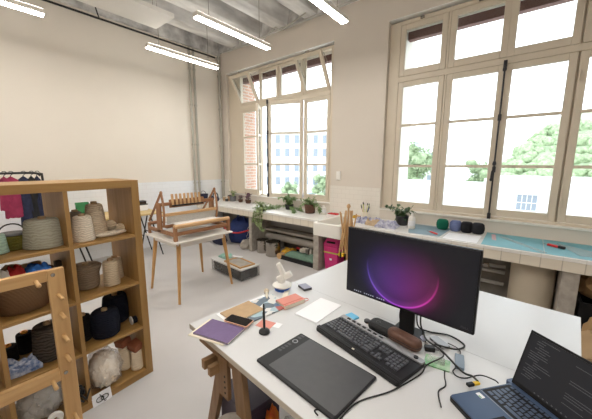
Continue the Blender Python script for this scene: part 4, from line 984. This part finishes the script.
# bottom row
def bag(label, loc, rad, seed, fill, fm, rz=0.):
    t = thing('plastic_bag', label, 'bag', loc, rz)
    MB().blob((0, 0, rad[2]*.92), rad, .30, seed, 3.2, 3, flat=rad[2]*.9).build('film', 'film', t, smooth=60)
    MB().blob((0, 0, rad[2]*.84), tuple(x*.86 for x in rad), .26, seed+1, 6.5, 4, flat=rad[2]*.8).build('fleece', fm, t, smooth=60)
    return t
bag('clear plastic bag of white fleece in the bottom corner compartment', (-2.20, .560, A0), (.125, .105, .145), 4, None, 'fleece')
cone('cream cone of yarn with a reddish leather cap, nearest the shelf end', (-2.20, .775, A0), .043, .036, .155, 'y_cream')
cone('cream cone of yarn with a reddish leather cap, next to the fleece bag', (-2.27, .715, A0), .043, .036, .185, 'y_cream')
for lb_, loc, ry in (('reddish leather cap on the cream cone nearest the shelf end', (-2.20, .775, A0+.155), .3), ('reddish leather cap on the cream cone next to the fleece bag', (-2.27, .715, A0+.185), -.25)):
    t = thing('leather_cap', lb_, 'cap', loc); MB().box((0, 0, .03), (.088, .082, .055), (.12, ry*.5, .3)).build('cover', 'leather', t, bevel=.008)
bag('clear plastic bag of grey wool in the bottom row behind the peg frame', (-2.215, .22, A0), (.13, .13, .12), 9, None, 'grey_cloth')
t = thing('thread_spool', 'white spool lying in front of the bag of grey wool', 'spool', (-2.055, .255, .052)); MB().lathe([(.012, -.015), (.035, -.015), (.04, 0), (.035, .015), (.012, .015)], (0, 0, .042), 20, rot=(0, R(80), 0), cap=False).build('thread', 'white_plastic', t, smooth=50)
t = thing('cable_bundle', 'tangle of black cable in the bottom row beside the divider', 'cable', (-2.13, .395, A0)); k = MB(); random.seed(9)
for i in range(6): k.tube(smoothpath([(.06*math.cos(a+i), .035*math.sin(a)-.01*i+.02, .05+.012*i+.045*math.sin(a*1.5+i)) for a in [2*PI*j/8 for j in range(9)]], 3), .006, 6)
k.build('loop', 'rubber', t, smooth=60)
# white card with a black brush sign hanging from the fleece bag
t = thing('label_card', 'white card with a black sign hanging below the bag of fleece', 'card', (-2.098, .505, .03), math.atan2(.085, .996))
MB().box((0, 0, .005), (.003, .115, .085), (0, R(-12), 0)).build('card', 'white_paper', t)
k = MB(); qx = lambda y, z: (.0065+z*-.21, y, z+.006)
k.tube([qx(.022*math.cos(a)-.014, .016*math.sin(a)) for a in [2*PI*i/16 for i in range(17)]], .0026, 6); k.tube([qx(.022*math.cos(a)+.014, .016*math.sin(a)) for a in [2*PI*i/16 for i in range(17)]], .0026, 6)
k.tube([qx(-.012, .030), qx(.004, .0), qx(.012, -.028)], .0026, 6); k.tube([qx(.006, -.027), qx(.020, -.026)], .0022, 6); k.build('sign', 'rubber', t)

# ------------------------------------------------------------------ warping frame with pegs
t = thing('warping_frame', 'pale wooden warping frame with pegs standing in front of the shelf', 'frame', (-1.75, 0, 0))
PY = .29
MB().box((0, PY, .57), (.032, .066, 1.05)).build('post', 'pine_z', t, bevel=.003)
MB().box((0, -1.0, .57), (.032, .066, 1.05)).build('post', 'pine_z', t, bevel=.003)
MB().box((0, (PY-.033-.967)/2, 1.07), (.032, PY-.033+.967, .055)).build('rail', 'pine_y', t, bevel=.003)
MB().box((.0, (PY-.033-.967)/2, .545), (.032, PY-.033+.967, .06)).build('rail', 'pine_y', t, bevel=.003)
for y in (PY, -1.0): MB().box((0, y, .0225), (.42, .06, .045)).build('foot', 'pine_x', t, bevel=.004)
def peg(y, z, L=.075):
    MB().lathe([(.0095, 0), (.0085, .02), (.0095, L-.004), (.006, L), (0, L)], (.016, y, z), 12, rot=(0, R(90), 0)).build('peg', 'pine_x', t, smooth=50)
for z in (.965, .865, .747, .637, .30): peg(PY, z)
for y in (.215, .0, -.25, -.5): peg(y, 1.055)
for y in (.225, .0, -.25, -.5): peg(y, .53)
for z in (1.07, .55): MB().cyl((.016, PY-.012, z), (.021, PY-.012, z), .009, seg=12).build('bolt', 'metal', t)

# ================================================================== WHITE DESKS
DR = R(-5.0); D0 = Vector((-1.36, .756, 0))
ux, uy = Vector((math.cos(DR), math.sin(DR), 0)), Vector((-math.sin(DR), math.cos(DR), 0))
DT = .74
def dk(u, v, z=DT): p = D0 + ux*u + uy*v; return (p.x, p.y, z)
def desk(label, v0, v1, u0):
    t = thing('desk', label, 'desk', dk(u0, v0, 0), DR)
    MB().b2(0, 1.52, 0, v1-v0, DT-.028, DT).build('tabletop', 'white_top', t, bevel=.0012)
    k = MB(); L_, e = v1-v0, .0012
    k.b2(-e, 1.52+e, -e, 0, DT-.0278, DT-.0012); k.b2(-e, 1.52+e, L_, L_+e/4, DT-.0278, DT-.0012); k.b2(-e, 0, 0, L_, DT-.0278, DT-.0012); k.b2(1.52, 1.52+e, 0, L_, DT-.0278, DT-.0012)
    k.build('edge_band', 'top_edge', t)
    return t
desk('white desk top carrying the laptop and the graphics tablet', 0, .7965, 0)
desk('white desk top pushed against the far side of the laptop desk', .7975, 1.60, .010)
# adjustable trestles
def trestle(label, u, v, mirror=1):
    t = thing('trestle', label, 'trestle', dk(u, v, 0), DR)
    s = mirror
    for y in (0., .60):
        MB().bar((-.24*s, y+.02, 0), (-.07*s, y+.02, .56), .03, .065, (0, 1, 0)).build('leg', 'trestle', t, bevel=.003)
        MB().bar((.20*s, y-.0, 0), (.105*s, y-.0, .68), .03, .085, (0, 1, 0)).build('leg', 'trestle', t, bevel=.003)
        pl = MB().box((.0, y-.012, .555), (.085, .022, .22)).build('height_plate', 'trestle', t, bevel=.003)
        for k in range(4): MB().cyl((.02, y-.0245, .48+.03*k), (.02, y-.021, .48+.03*k), .006, seg=10).build('peg_hole', 'rubber', pl)
        MB().bar((-.25*s, y+.0, .650), (.13*s, y+.0, .650), .026, .040, (0, 1, 0)).build('crosspiece', 'trestle_x', t, bevel=.003)
    for x, z in ((-.105, .595), (-.045, .588)): MB().bar((x*s, -.07, z), (x*s, .68, z), .03, .05, (1, 0, 0)).build('rail', 'trestle_y', t, bevel=.003)
    for x in (-.16, .06): MB().bar((x*s, -.03, .697), (x*s, .66, .697), .04, .03, (1, 0, 0)).build('top_beam', 'trestle_y', t, bevel=.003)
    return t
trestle('brown wooden trestle under the near corner of the laptop desk', .275, .05)
trestle('brown wooden trestle under the far corner of the two desks, behind the laptop', 1.25, .05, -1)
trestle('brown wooden trestle under the far desk top near the sink side', .285, .88)
trestle('brown wooden trestle under the far desk top near the drum', 1.25, .88, -1)

# ------------------------------------------------------------------ monitor
mo = thing('monitor', 'large black monitor with a purple planet wallpaper on the white desk', 'monitor', (-.437, 1.358, DT), R(-5))
MB().box((0, .012, .3355), (.640, .022, .370)).build('casing', 'black_plastic', mo, bevel=.004)
MB().box((0, .040, .335), (.36, .04, .24)).build('back_shell', 'black_plastic', mo, bevel=.015)
sc_ = MB().b2(-.313, .313, -.0015, .0, -.176, .176).build('screen', 'screen', mo, loc=(0, 0, .339))
for i in range(15):
    if i in (4, 10): continue
    MB().b2(-.265+.0125*i, -.259+.0125*i, -.0022, -.0016, -.172, -.167).build('taskbar_icon', 'glow_white', sc_)
MB().box((.015, .062, .16), (.075, .022, .32)).build('neck', 'black_plastic', mo, bevel=.004)
MB().rounded((.015, .085, .005), (.14, .10, .010), .015).build('base', 'black_plastic', mo, bevel=.003)
tx = bpy.data.curves.new('logo', 'FONT'); tx.body = 'DELL'; tx.size = .014; tx.extrude = .0002; tx.align_x = 'CENTER'
to = bpy.data.objects.new('logo_tmp', tx); COL.objects.link(to); bpy.context.view_layer.update()
me = bpy.data.meshes.new_from_object(to.evaluated_get(bpy.context.evaluated_depsgraph_get())); bpy.data.objects.remove(to)
me.materials.clear(); me.materials.append(M['dark_grey']); lo = bpy.data.objects.new('logo', me); COL.objects.link(lo); lo.parent = mo
lo.location = (.285, -.0022, .168); lo.rotation_euler = (R(90), 0, 0)

# ------------------------------------------------------------------ keyboard
kb = thing('keyboard', 'black keyboard with a silver strip between the tablet and the monitor', 'keyboard', (-.530, 1.183, DT), R(-14.2))
MB().rounded((0, -.004, .010), (.49, .205, .018), .012).build('body', 'black_plastic', kb, bevel=.004)
MB().rounded((0, .088, .020), (.485, .034, .010), .008).build('control_strip', 'silver', kb, bevel=.003)
MB().cyl((.205, .088, .024), (.205, .088, .030), .010, seg=18).build('dial', 'black_plastic', kb, smooth=40)
MB().box((0, -.088, .0215), (.49, .022, .006)).build('palm_edge', 'black_plastic', kb, bevel=.003)
sil = MB()
for i in range(7): sil.box((-.19+.035*i, .088, .0262), (.02, .010, .003))
sil.build('media_button', 'black_plastic', kb)
MB().box((-.0, -.0895, .0252), (.012, .008, .001)).build('badge', 'ivory', kb)
key_meshes = {}
def add_key(parent, x, y, z, w, d, mk='key', h=.007):
    kk = (round(w, 4), round(d, 4), mk)
    if kk not in key_meshes:
        b = MB(); hw, hd = w/2, d/2; tp = .82
        q = [b.bm.verts.new((sx*hw, sy*hd, 0)) for sx, sy in ((-1, -1), (1, -1), (1, 1), (-1, 1))] + [b.bm.verts.new((sx*hw*tp, sy*hd*tp, h)) for sx, sy in ((-1, -1), (1, -1), (1, 1), (-1, 1))]
        b.bm.faces.new(q[3::-1]); b.bm.faces.new(q[4:])
        for i in range(4): b.bm.faces.new((q[i], q[(i+1) % 4], q[4+(i+1) % 4], q[4+i]))
        o = b.build('key', mk, parent); key_meshes[kk] = o
    else:
        o = key_meshes[kk].copy(); COL.objects.link(o); o.parent = parent
    o.location = (x, y, z)
P = .0192; kz = .019
row_y = [.055, .028, .009, -.010, -.029, -.048, -.067]
xk = -.232
for i in range(13): add_key(kb, xk+P*(i*1.14)+.009, .060, kz, .0165, .013)
layout = [[1]*13+[2], [1.5]+[1]*12+[1.5], [1.75]+[1]*11+[2.25], [2.25]+[1]*10+[2.75], [1.5, 1.25, 1.25, 6, 1.25, 1.25, 2.5]]
for r, row in enumerate(layout):
    x = xk
    for w_ in row: add_key(kb, x+P*w_/2, .036-.0195*r, kz, P*w_-.0028, .0165); x += P*w_
x2 = xk+P*15.35
for r in range(2):
    for c_ in range(3): add_key(kb, x2+P*(c_+.5), .036-.0195*r, kz, P-.0028, .0165)
for c_, r in ((1, 3), (0, 4), (1, 4), (2, 4)): add_key(kb, x2+P*(c_+.5), .036-.0195*r, kz, P-.0028, .0165)
x3 = x2+P*3.3
for r in range(5):
    for c_ in range(4):
        if r == 4 and c_ == 0: continue
        add_key(kb, x3+P*(c_+.5), .036-.0195*r, kz, P-.0028, .0165)

# ------------------------------------------------------------------ graphics tablet
tb = thing('graphics_tablet', 'large black graphics tablet at the front of the desk', 'graphics tablet', (-.628, .897, DT), R(-6))
MB().rounded((0, 0, .006), (.43, .285, .010), .008).build('body', 'black_plastic', tb, bevel=.003)
MB().rounded((.03, .004, .0113), (.355, .262, .0012), .004).build('drawing_area', 'tablet_face', tb)
MB().lathe([(.010, .011), (.010, .0135), (.014, .0135), (.014, .011)], (-.185, .07, 0), 24, cap=False).build('touch_ring', 'silver', tb, smooth=40)
MB().cyl((-.185, .07, .011), (-.185, .07, .0125), .009, seg=18).build('ring_button', 'black_plastic', tb, smooth=40)
for i, y in enumerate((.125, .105, .035, .015, -.005, -.025)): MB().box((-.190, y, .0113), (.022, .014, .0012)).build('express_key', 'dark_grey', tb)
MB().tube(smoothpath([(.16, -.16, .004), (.14, -.15, .006), (.19, -.10, .007), (.217, -.085, .008)]), .003, 6).build('pen_loop', 'rubber', tb, smooth=60)
# pen stand
t = thing('pen_stand', 'round black pen stand on the desk between the phone and the tablet', 'pen stand', (-.985, .955, DT))
MB().lathe([(.026, 0), (.029, .004), (.028, .012), (.020, .019), (.008, .022), (0, .022)], seg=28).build('base', 'black_plastic', t, smooth=40)
t = thing('stylus', 'black stylus standing upright in the round pen stand', 'pen', (-.985, .955, DT+.0225)); MB().lathe([(.003, 0), (.0065, .012), (.0062, .06), (.0045, .135), (.0025, .14), (0, .14)], seg=14, rot=(R(2), R(1), 0)).build('barrel', 'black_plastic', t, smooth=50)

# ------------------------------------------------------------------ papers on the desk
def book(name, label, cat, c, size, rz, m, pages='cream_paper', z=DT, cover=.0012):
    t = thing(name, label, cat, (c[0], c[1], z), rz)
    th = size[2]
    MB().box((.002, 0, th/2), (size[0]-.006, size[1]-.008, th-2*cover)).build('pages', pages, t)
    k = MB(); k.box((0, 0, cover/2), (size[0], size[1], cover)); k.box((0, 0, th-cover/2), (size[0], size[1], cover)); k.box((-size[0]/2+cover/2, 0, th/2), (cover, size[1], th)); k.build('cover', m, t)
    return t
book('pad', 'cream paper pad sticking out under the purple notebook', 'pad', (-1.185, .800), (.215, .165, .005), R(16), 'cream_paper')
book('notebook', 'purple notebook at the corner of the desk', 'notebook', (-1.165, .808), (.215, .145, .008), R(15), 'purple', z=DT+.0051)
flat('magazine', 'colour-printed magazine half under the kraft notebook', 'magazine', [dk(.035, .26)[:2], dk(.235, .25)[:2], dk(.255, .53)[:2], dk(.055, .545)[:2]], DT+.0022, .004, 'magazine')
flat('paper_sheet', 'pale sheet under the magazine along the desk edge', 'paper', [dk(.015, .15)[:2], dk(.215, .15)[:2], dk(.225, .50)[:2], dk(.02, .50)[:2]], DT, .002, 'white_paper')
book('notebook', 'tan kraft notebook lying on the magazine', 'notebook', (-1.228, 1.015), (.150, .205, .006), R(-4), 'kraft', z=DT+.0064)
t = thing('smartphone', 'black smartphone in a copper case between the purple and the kraft notebook', 'phone', (-1.153, .925, DT+.0135), R(14))
MB().rounded((0, 0, .004), (.152, .075, .008), .010).build('case', 'copper', t, bevel=.002); MB().rounded((0, 0, .0083), (.144, .068, .001), .008).build('screen', 'glass_black', t)
flat('paper_slip', 'coral slip of paper behind the pen stand', 'paper', [(-1.07, .97), (-.985, .985), (-1.0, 1.06), (-1.085, 1.04)], DT, .001, 'coral')
flat('paper_slip', 'small white slip beside the coral slip', 'paper', [(-.995, 1.02), (-.955, 1.03), (-.965, 1.075), (-1.005, 1.065)], DT, .0008, 'white_paper')
t = book('notebook', 'thick coral notebook with an elastic band', 'notebook', (-1.088, 1.285), (.100, .155, .024), R(-13), 'coral')
MB().box((.030, 0, .0247), (.006, .157, .0014)).build('elastic_band', 'coral_dark', t); MB().tube([(.03+.018*math.cos(a), .095+.022*math.sin(a), .006) for a in [2*PI*i/14 for i in range(15)]], .002, 6).build('pen_loop', 'coral', t, smooth=60)
book('booklet', 'thin white booklet lying beside the keyboard', 'booklet', (-.902, 1.328), (.155, .260, .005), R(-1), 'white_paper', 'white_paper')
t = thing('card_box', 'small grey-blue box behind the white booklet', 'box', (-1.150, 1.515, DT), R(-22)); MB().box((0, 0, .008), (.085, .062, .016)).build('body', 'dark_grey', t, bevel=.002); MB().box((0, 0, .0165), (.083, .060, .002)).build('lid', 'box_blue', t)
t = thing('sticky_notes', 'blue pad of sticky notes above the keyboard', 'sticky notes', (-.712, 1.366, DT), R(-18)); MB().box((0, 0, .005), (.062, .076, .010)).build('pad', 'sticky', t)
t = thing('webcam_puck', 'small dark round gadget beside the blue sticky notes', 'gadget', (-.618, 1.385, DT)); MB().lathe([(.014, 0), (.017, .004), (.017, .014), (.012, .018), (0, .018)], seg=20).build('body', 'dark_grey', t, smooth=40)
t = thing('ear_plug', 'tiny orange plug beside the black case', 'plug', (-.585, 1.37, DT)); MB().lathe([(.008, 0), (.009, .01), (.006, .018), (0, .02)], seg=14).build('body', 'orange', t, smooth=50)
t = thing('zip_case', 'black zipped case in front of the monitor foot', 'case', (-.520, 1.362, DT), R(-8)); MB().rounded((0, 0, .019), (.145, .09, .044), .03).build('shell', 'case_black', t, smooth=50, bevel=.016)
MB().rounded((0, 0, .019), (.138, .088, .004), .029).build('zip', 'rubber', t); MB().lathe([(.010, .0375), (.012, .0375), (.012, .0385), (.010, .0385)], (-.02, -.01, .008), 16, cap=False).build('emblem', 'dark_grey', t)
t = thing('glasses_case', 'brown leather glasses case leaning by the keyboard', 'glasses case', (-.395, 1.318, DT), R(-13))
MB().rounded((0, 0, .028), (.172, .068, .054), .033, n=8).build('shell', 'case_brown', t, smooth=50, bevel=.022).modifiers['bevel'].segments = 5; MB().rounded((0, 0, .026), (.174, .070, .003), .034, n=8).build('seam', 'rubber', t)
# ball winder
t = thing('ball_winder', 'white yarn ball winder with a blue base ring at the desk edge', 'ball winder', (-1.262, 1.40, DT))
MB().lathe([(.05, 0), (.052, .004), (.052, .018), (.048, .020), (0, .020)], seg=28).build('base_ring', 'blue_plastic', t, smooth=40)
MB().lathe([(.050, .020), (.066, .030), (.068, .036), (.050, .044), (.030, .050), (0, .052)], seg=28).build('dish', 'white_plastic', t, smooth=40)
k = MB(); k.bar((-.004, 0, .045), (.010, .004, .10), .036, .034, (0, 1, 0)); k.bar((-.028, -.016, .068), (.056, .032, .122), .042, .034, (0, 0, 1)); k.build('arm', 'white_plastic', t, bevel=.006)
MB().lathe([(.017, 0), (.020, .01), (.018, .094), (.014, .100), (0, .100)], (.014, .006, .100), 20, rot=(R(2), R(-24), R(38))).build('spindle', 'white_plastic', t, smooth=40)
t = thing('tape_measure', 'pale folded strip lying between the ball winder and the coral notebook', 'tape', (-1.188, 1.355, DT+.001), R(-58)); MB().box((0, 0, .004), (.15, .034, .006)).build('strip', 'ivory', t, bevel=.001)
t = thing('crochet_tool', 'cream toggle with a dark tip beside the ball winder', 'tool', (-1.300, 1.285, DT+.0), R(-40)); MB().blob((0, 0, .018), (.017, .017, .017), sub=2).build('knob', 'y_cream', t, smooth=60); MB().tube([(.015, 0, .012), (.09, -.005, .008)], [.010, .006], 8).build('handle', 'ivory', t, smooth=60); MB().cyl((-.0, 0, .001), (0, 0, .006), .014, seg=12).build('foot', 'black_plastic', t)
# electronics
t = thing('blister_pack', 'green blister pack lying beside the end of the keyboard', 'package', (-.235, 1.272, DT), R(8)); MB().rounded((0, 0, .004), (.10, .075, .006), .006).build('card', 'greenpack', t); MB().rounded((-.005, .005, .013), (.07, .045, .012), .008).build('bubble', 'film', t, bevel=.004)
t = thing('usb_hub', 'blue-grey adapter block between the green pack and the laptop', 'adapter', (-.160, 1.338, DT), R(100)); MB().rounded((0, 0, .007), (.10, .036, .013), .004).build('body', 'hub', t, bevel=.002)
t = thing('usb_dock', 'grey dock with ports behind the glasses case', 'adapter', (-.262, 1.432, DT), R(-35)); MB().rounded((0, 0, .007), (.09, .045, .013), .005).build('body', 'silver', t, bevel=.002)
for i in range(3): MB().box((-.028+.028*i, -.0228, .007), (.014, .001, .006)).build('port', 'rubber', t)
t = thing('power_plug', 'black plug lying at the end of the brown glasses case', 'plug', (-.285, 1.345, DT), R(25)); MB().rounded((0, 0, .012), (.045, .03, .022), .006).build('body', 'black_plastic', t, bevel=.004); MB().cyl((.02, 0, .012), (.04, 0, .012), .006, seg=8).build('pin', 'silver', t)
t = thing('memory_stick', 'pale blue memory stick behind the glasses case', 'memory stick', (-.345, 1.425, DT), R(-45)); MB().rounded((0, 0, .005), (.07, .022, .009), .004).build('body', 'box_blue', t, bevel=.002); MB().box((.043, 0, .005), (.016, .014, .005)).build('connector', 'metal', t)
def cable(label, pts, r=.0035, m='rubber'):
    tag(MB().tube(smoothpath(pts, 8), r, 7).build('cable', m, smooth=60), label, 'cable')
z = DT+.005
cable('thick black cable hanging from the monitor and crossing to the laptop', [(-.36, 1.45, .93), (-.365, 1.47, .80), (-.345, 1.46, .752), (-.31, 1.395, z+.012), (-.235, 1.34, z+.022), (-.14, 1.255, z+.018), (-.10, 1.245, .765), (-.078, 1.212, .775)], .0042)
cable('black cable looping behind the dock and back to the power plug', [(-.40, 1.52, .86), (-.385, 1.50, .76), (-.33, 1.50, z), (-.24, 1.53, z), (-.165, 1.49, z), (-.19, 1.42, z+.004), (-.27, 1.385, z+.012), (-.275, 1.36, z+.010)], .004)
cable('thin black lead running off the front of the desk past the keyboard', [(-.245, 1.372, z), (-.22, 1.31, z+.016), (-.262, 1.21, z+.012), (-.272, 1.15, z-.001), (-.33, .99, z-.001), (-.405, .86, z-.001), (-.42, .74, z-.001), (-.415, .70, z-.001)], .003)
cable('thin black lead from the blue-grey adapter round to the laptop side', [(-.165, 1.282, z+.003), (-.17, 1.255, z), (-.15, 1.235, z), (-.12, 1.238, z+.006), (-.075, 1.262, .772), (-.03, 1.262, .775), (-.016, 1.252, .775)], .0026)
cable('thin grey lead between the dock and the blue-grey adapter', [(-.23, 1.452, z+.002), (-.19, 1.445, z), (-.17, 1.42, z), (-.168, 1.392, z+.002)], .002, 'dark_grey')
cable('thin lead curling down beside the monitor neck', [(-.455, 1.452, .90), (-.47, 1.46, .80), (-.45, 1.47, .75), (-.40, 1.47, z), (-.36, 1.44, z)], .0024)
cable('thin lead curving from under the green pack to the laptop front', [(-.20, 1.25, z-.001), (-.19, 1.20, z-.001), (-.176, 1.15, z-.001), (-.19, 1.10, z-.001), (-.165, 1.03, z-.001)], .0026)

# ------------------------------------------------------------------ laptop
LA = R(51.7)
sx_, sy_ = math.cos(LA), math.sin(LA)
lp = thing('laptop', 'dark slate laptop open at the desk corner with a code window', 'laptop', (.02, 1.305, DT), LA-R(90))
# local: +Y towards the hinge, +X along the screen to the right, origin = rear corner on the camera's far side
LW, LD = .355, .283
MB().rounded((LW/2, -LD/2+.004, .010), (LW, LD, .020), .012).build('chassis', 'laptop_side', lp, bevel=.004)
MB().rounded((LW/2, -LD/2+.002, .0215), (LW-.006, LD-.008, .005), .010).build('deck', 'laptop', lp, bevel=.0015)
MB().rounded((LW/2-.004, .018, .014), (LW+.03, .045, .020), .012).build('hinge_block', 'laptop', lp, bevel=.004)
MB().box((LW/2, -.205, .0243), (.115, .078, .0008)).build('touchpad', 'laptop_side', lp)
MB().rounded((LW/2, -.078, .0240), (LW-.018, .128, .0010), .006).build('key_well', 'laptop_side', lp)
MB().box((LW/2, -.147, .0243), (LW-.012, .0018, .0010)).build('trim_line', 'silver', lp)
st = MB().rounded((.030, -.170, .0243), (.026, .018, .0006), .002, R(0)).build('sticker', 'white_paper', lp); MB().box((.035, -.176, .0248), (.012, .005, .0005)).build('sticker_mark', 'greenpack', st)
key_meshes.clear(); M['lkey'] = mat('laptop_keycap', (.075, .10, .16), .35)
for r in range(6):
    x = .018
    row = [[.014]*15+[.0], [.016]*13+[.024], [.022]+[.016]*12+[.02], [.026]+[.016]*11+[.035], [.035]+[.016]*10+[.044], [.02, .016, .016, .10, .016, .016, .016, .016]][r]
    for w_ in row:
        if w_: add_key(lp, x+w_/2+.0015, -.022-.0195*r-(.004 if r else 0), .0235, w_, .015 if r else .011, 'lkey', .0022)
        x += w_+.0035
lid = bpy.data.objects.new('screen_lid', None)
SH_, TH = .222, R(17)
k = MB(); k.box((LW/2, .004, SH_/2), (LW, .006, SH_)); lid = k.build('screen_lid', 'laptop_side', lp, bevel=.002, loc=(0, .002, .026), rot=(-TH, 0, 0))
ds = MB().b2(.008, LW-.008, -.0004, .0008, .016, SH_-.008).build('display', 'screen_code', lid)
k = MB(); random.seed(17)
for i in range(18):
    zz = SH_-.020-.0088*i; x = .022 + .012*random.choice((0, 0, 1, 2)); L = random.uniform(.02, .07)
    MB().b2(x, x+L, -.0010, -.0006, zz, zz+.0022).build('code_line', 'glow_grey', lid)
    if random.random() < .5: MB().b2(.16, .16+random.uniform(.03, .12), -.0010, -.0006, zz, zz+.0020).build('code_line', 'glow_grey', lid)
for i in range(12): MB().b2(.080+.0145*i, .085+.0145*i, -.0012, -.0007, .0195, .0235).build('taskbar_icon', 'glow_blue' if i > 7 else 'glow_grey', lid)
t = thing('yellow_connector', 'cable connector with a yellow tip plugged into the laptop side', 'plug', (-.083, 1.203, DT+.030), LA); MB().box((0, 0, .0), (.030, .014, .010)).build('tip', 'yellow', t, bevel=.002); MB().box((-.025, .0, 0), (.028, .016, .012)).build('sleeve', 'black_plastic', t, bevel=.003)

# ------------------------------------------------------------------ below the desk
t = thing('storage_box', 'dark plum box on the floor behind the near trestle', 'box', (-1.10, .945, 0), R(-8)); MB().box((0, 0, .17), (.26, .22, .34)).build('body', 'purple_box', t, bevel=.004); MB().box((0, 0, .345), (.27, .23, .03)).build('lid', 'purple_box', t, bevel=.004)
bag('clear plastic bag of scraps on the floor under the laptop desk', (-.74, .93, 0.0), (.13, .12, .19), 15, None, 'grey_cloth')
t = thing('fabric', 'orange and red cloth between the plum box and the plastic bag', 'fabric', (-.92, .94, 0)); MB().blob((0, 0, .17), (.035, .05, .185), .3, 6, 3, 3, flat=.17).build('fold', mat('orange_red_cloth', (.75, .28, .02), .9, col2=(.55, .04, .03), scale=14), t, smooth=60)
t = thing('stool', 'round taupe padded stool in front of the near trestle', 'stool', (-.955, .70, 0))
MB().lathe([(0, .34), (.075, .34), (.09, .35), (.095, .375), (.085, .40), (.06, .412), (0, .415)], seg=32).build('seat', 'seat_grey', t, smooth=60)
for i in range(4):
    a = PI/4+PI/2*i; MB().tube([(math.cos(a)*.11, math.sin(a)*.11, 0), (math.cos(a)*.06, math.sin(a)*.06, .34)], [.011, .015], 10).build('leg', 'trestle', t, smooth=50)

# ================================================================== LIGHT, CAMERA
wd_ = bpy.data.worlds.new('overcast_sky'); scene.world = wd_; wd_.use_nodes = True
bg = wd_.node_tree.nodes['Background']; bg.inputs[0].default_value = (.85, .925, 1.0, 1); bg.inputs[1].default_value = 2.3

cd = bpy.data.cameras.new('camera'); cam = bpy.data.objects.new('camera', cd); COL.objects.link(cam)
f_px = 286.3; cd.sensor_fit = 'HORIZONTAL'; cd.sensor_width = 36.; cd.lens = 36.*f_px/592.; cd.clip_start = .02; cd.clip_end = 400
pitch, yaw, roll = R(8.96), R(39.16), R(.24)
fw = Vector((-math.sin(yaw)*math.cos(pitch), math.cos(yaw)*math.cos(pitch), -math.sin(pitch)))
rt = Vector((math.cos(yaw), math.sin(yaw), 0)); up = rt.cross(fw)
r2 = rt*math.cos(roll) + up*math.sin(roll); u2 = r2.cross(fw)
cam.matrix_world = Matrix.Translation((0, 0, 1.6)) @ Matrix((r2, u2, -fw)).transposed().to_4x4()
scene.camera = cam
vs = scene.view_settings
scene.display_settings.display_device = 'sRGB'
vs.view_transform = 'Standard'; vs.look = 'None'; vs.gamma = 1.; vs.exposure = 0.92
try: vs.use_curve_mapping = False
except Exception: pass
try:
    scene.cycles.use_denoising = True; scene.cycles.max_bounces = 10; scene.cycles.diffuse_bounces = 6; scene.cycles.transparent_max_bounces = 12; scene.cycles.sample_clamp_indirect = 6.0
except Exception: pass
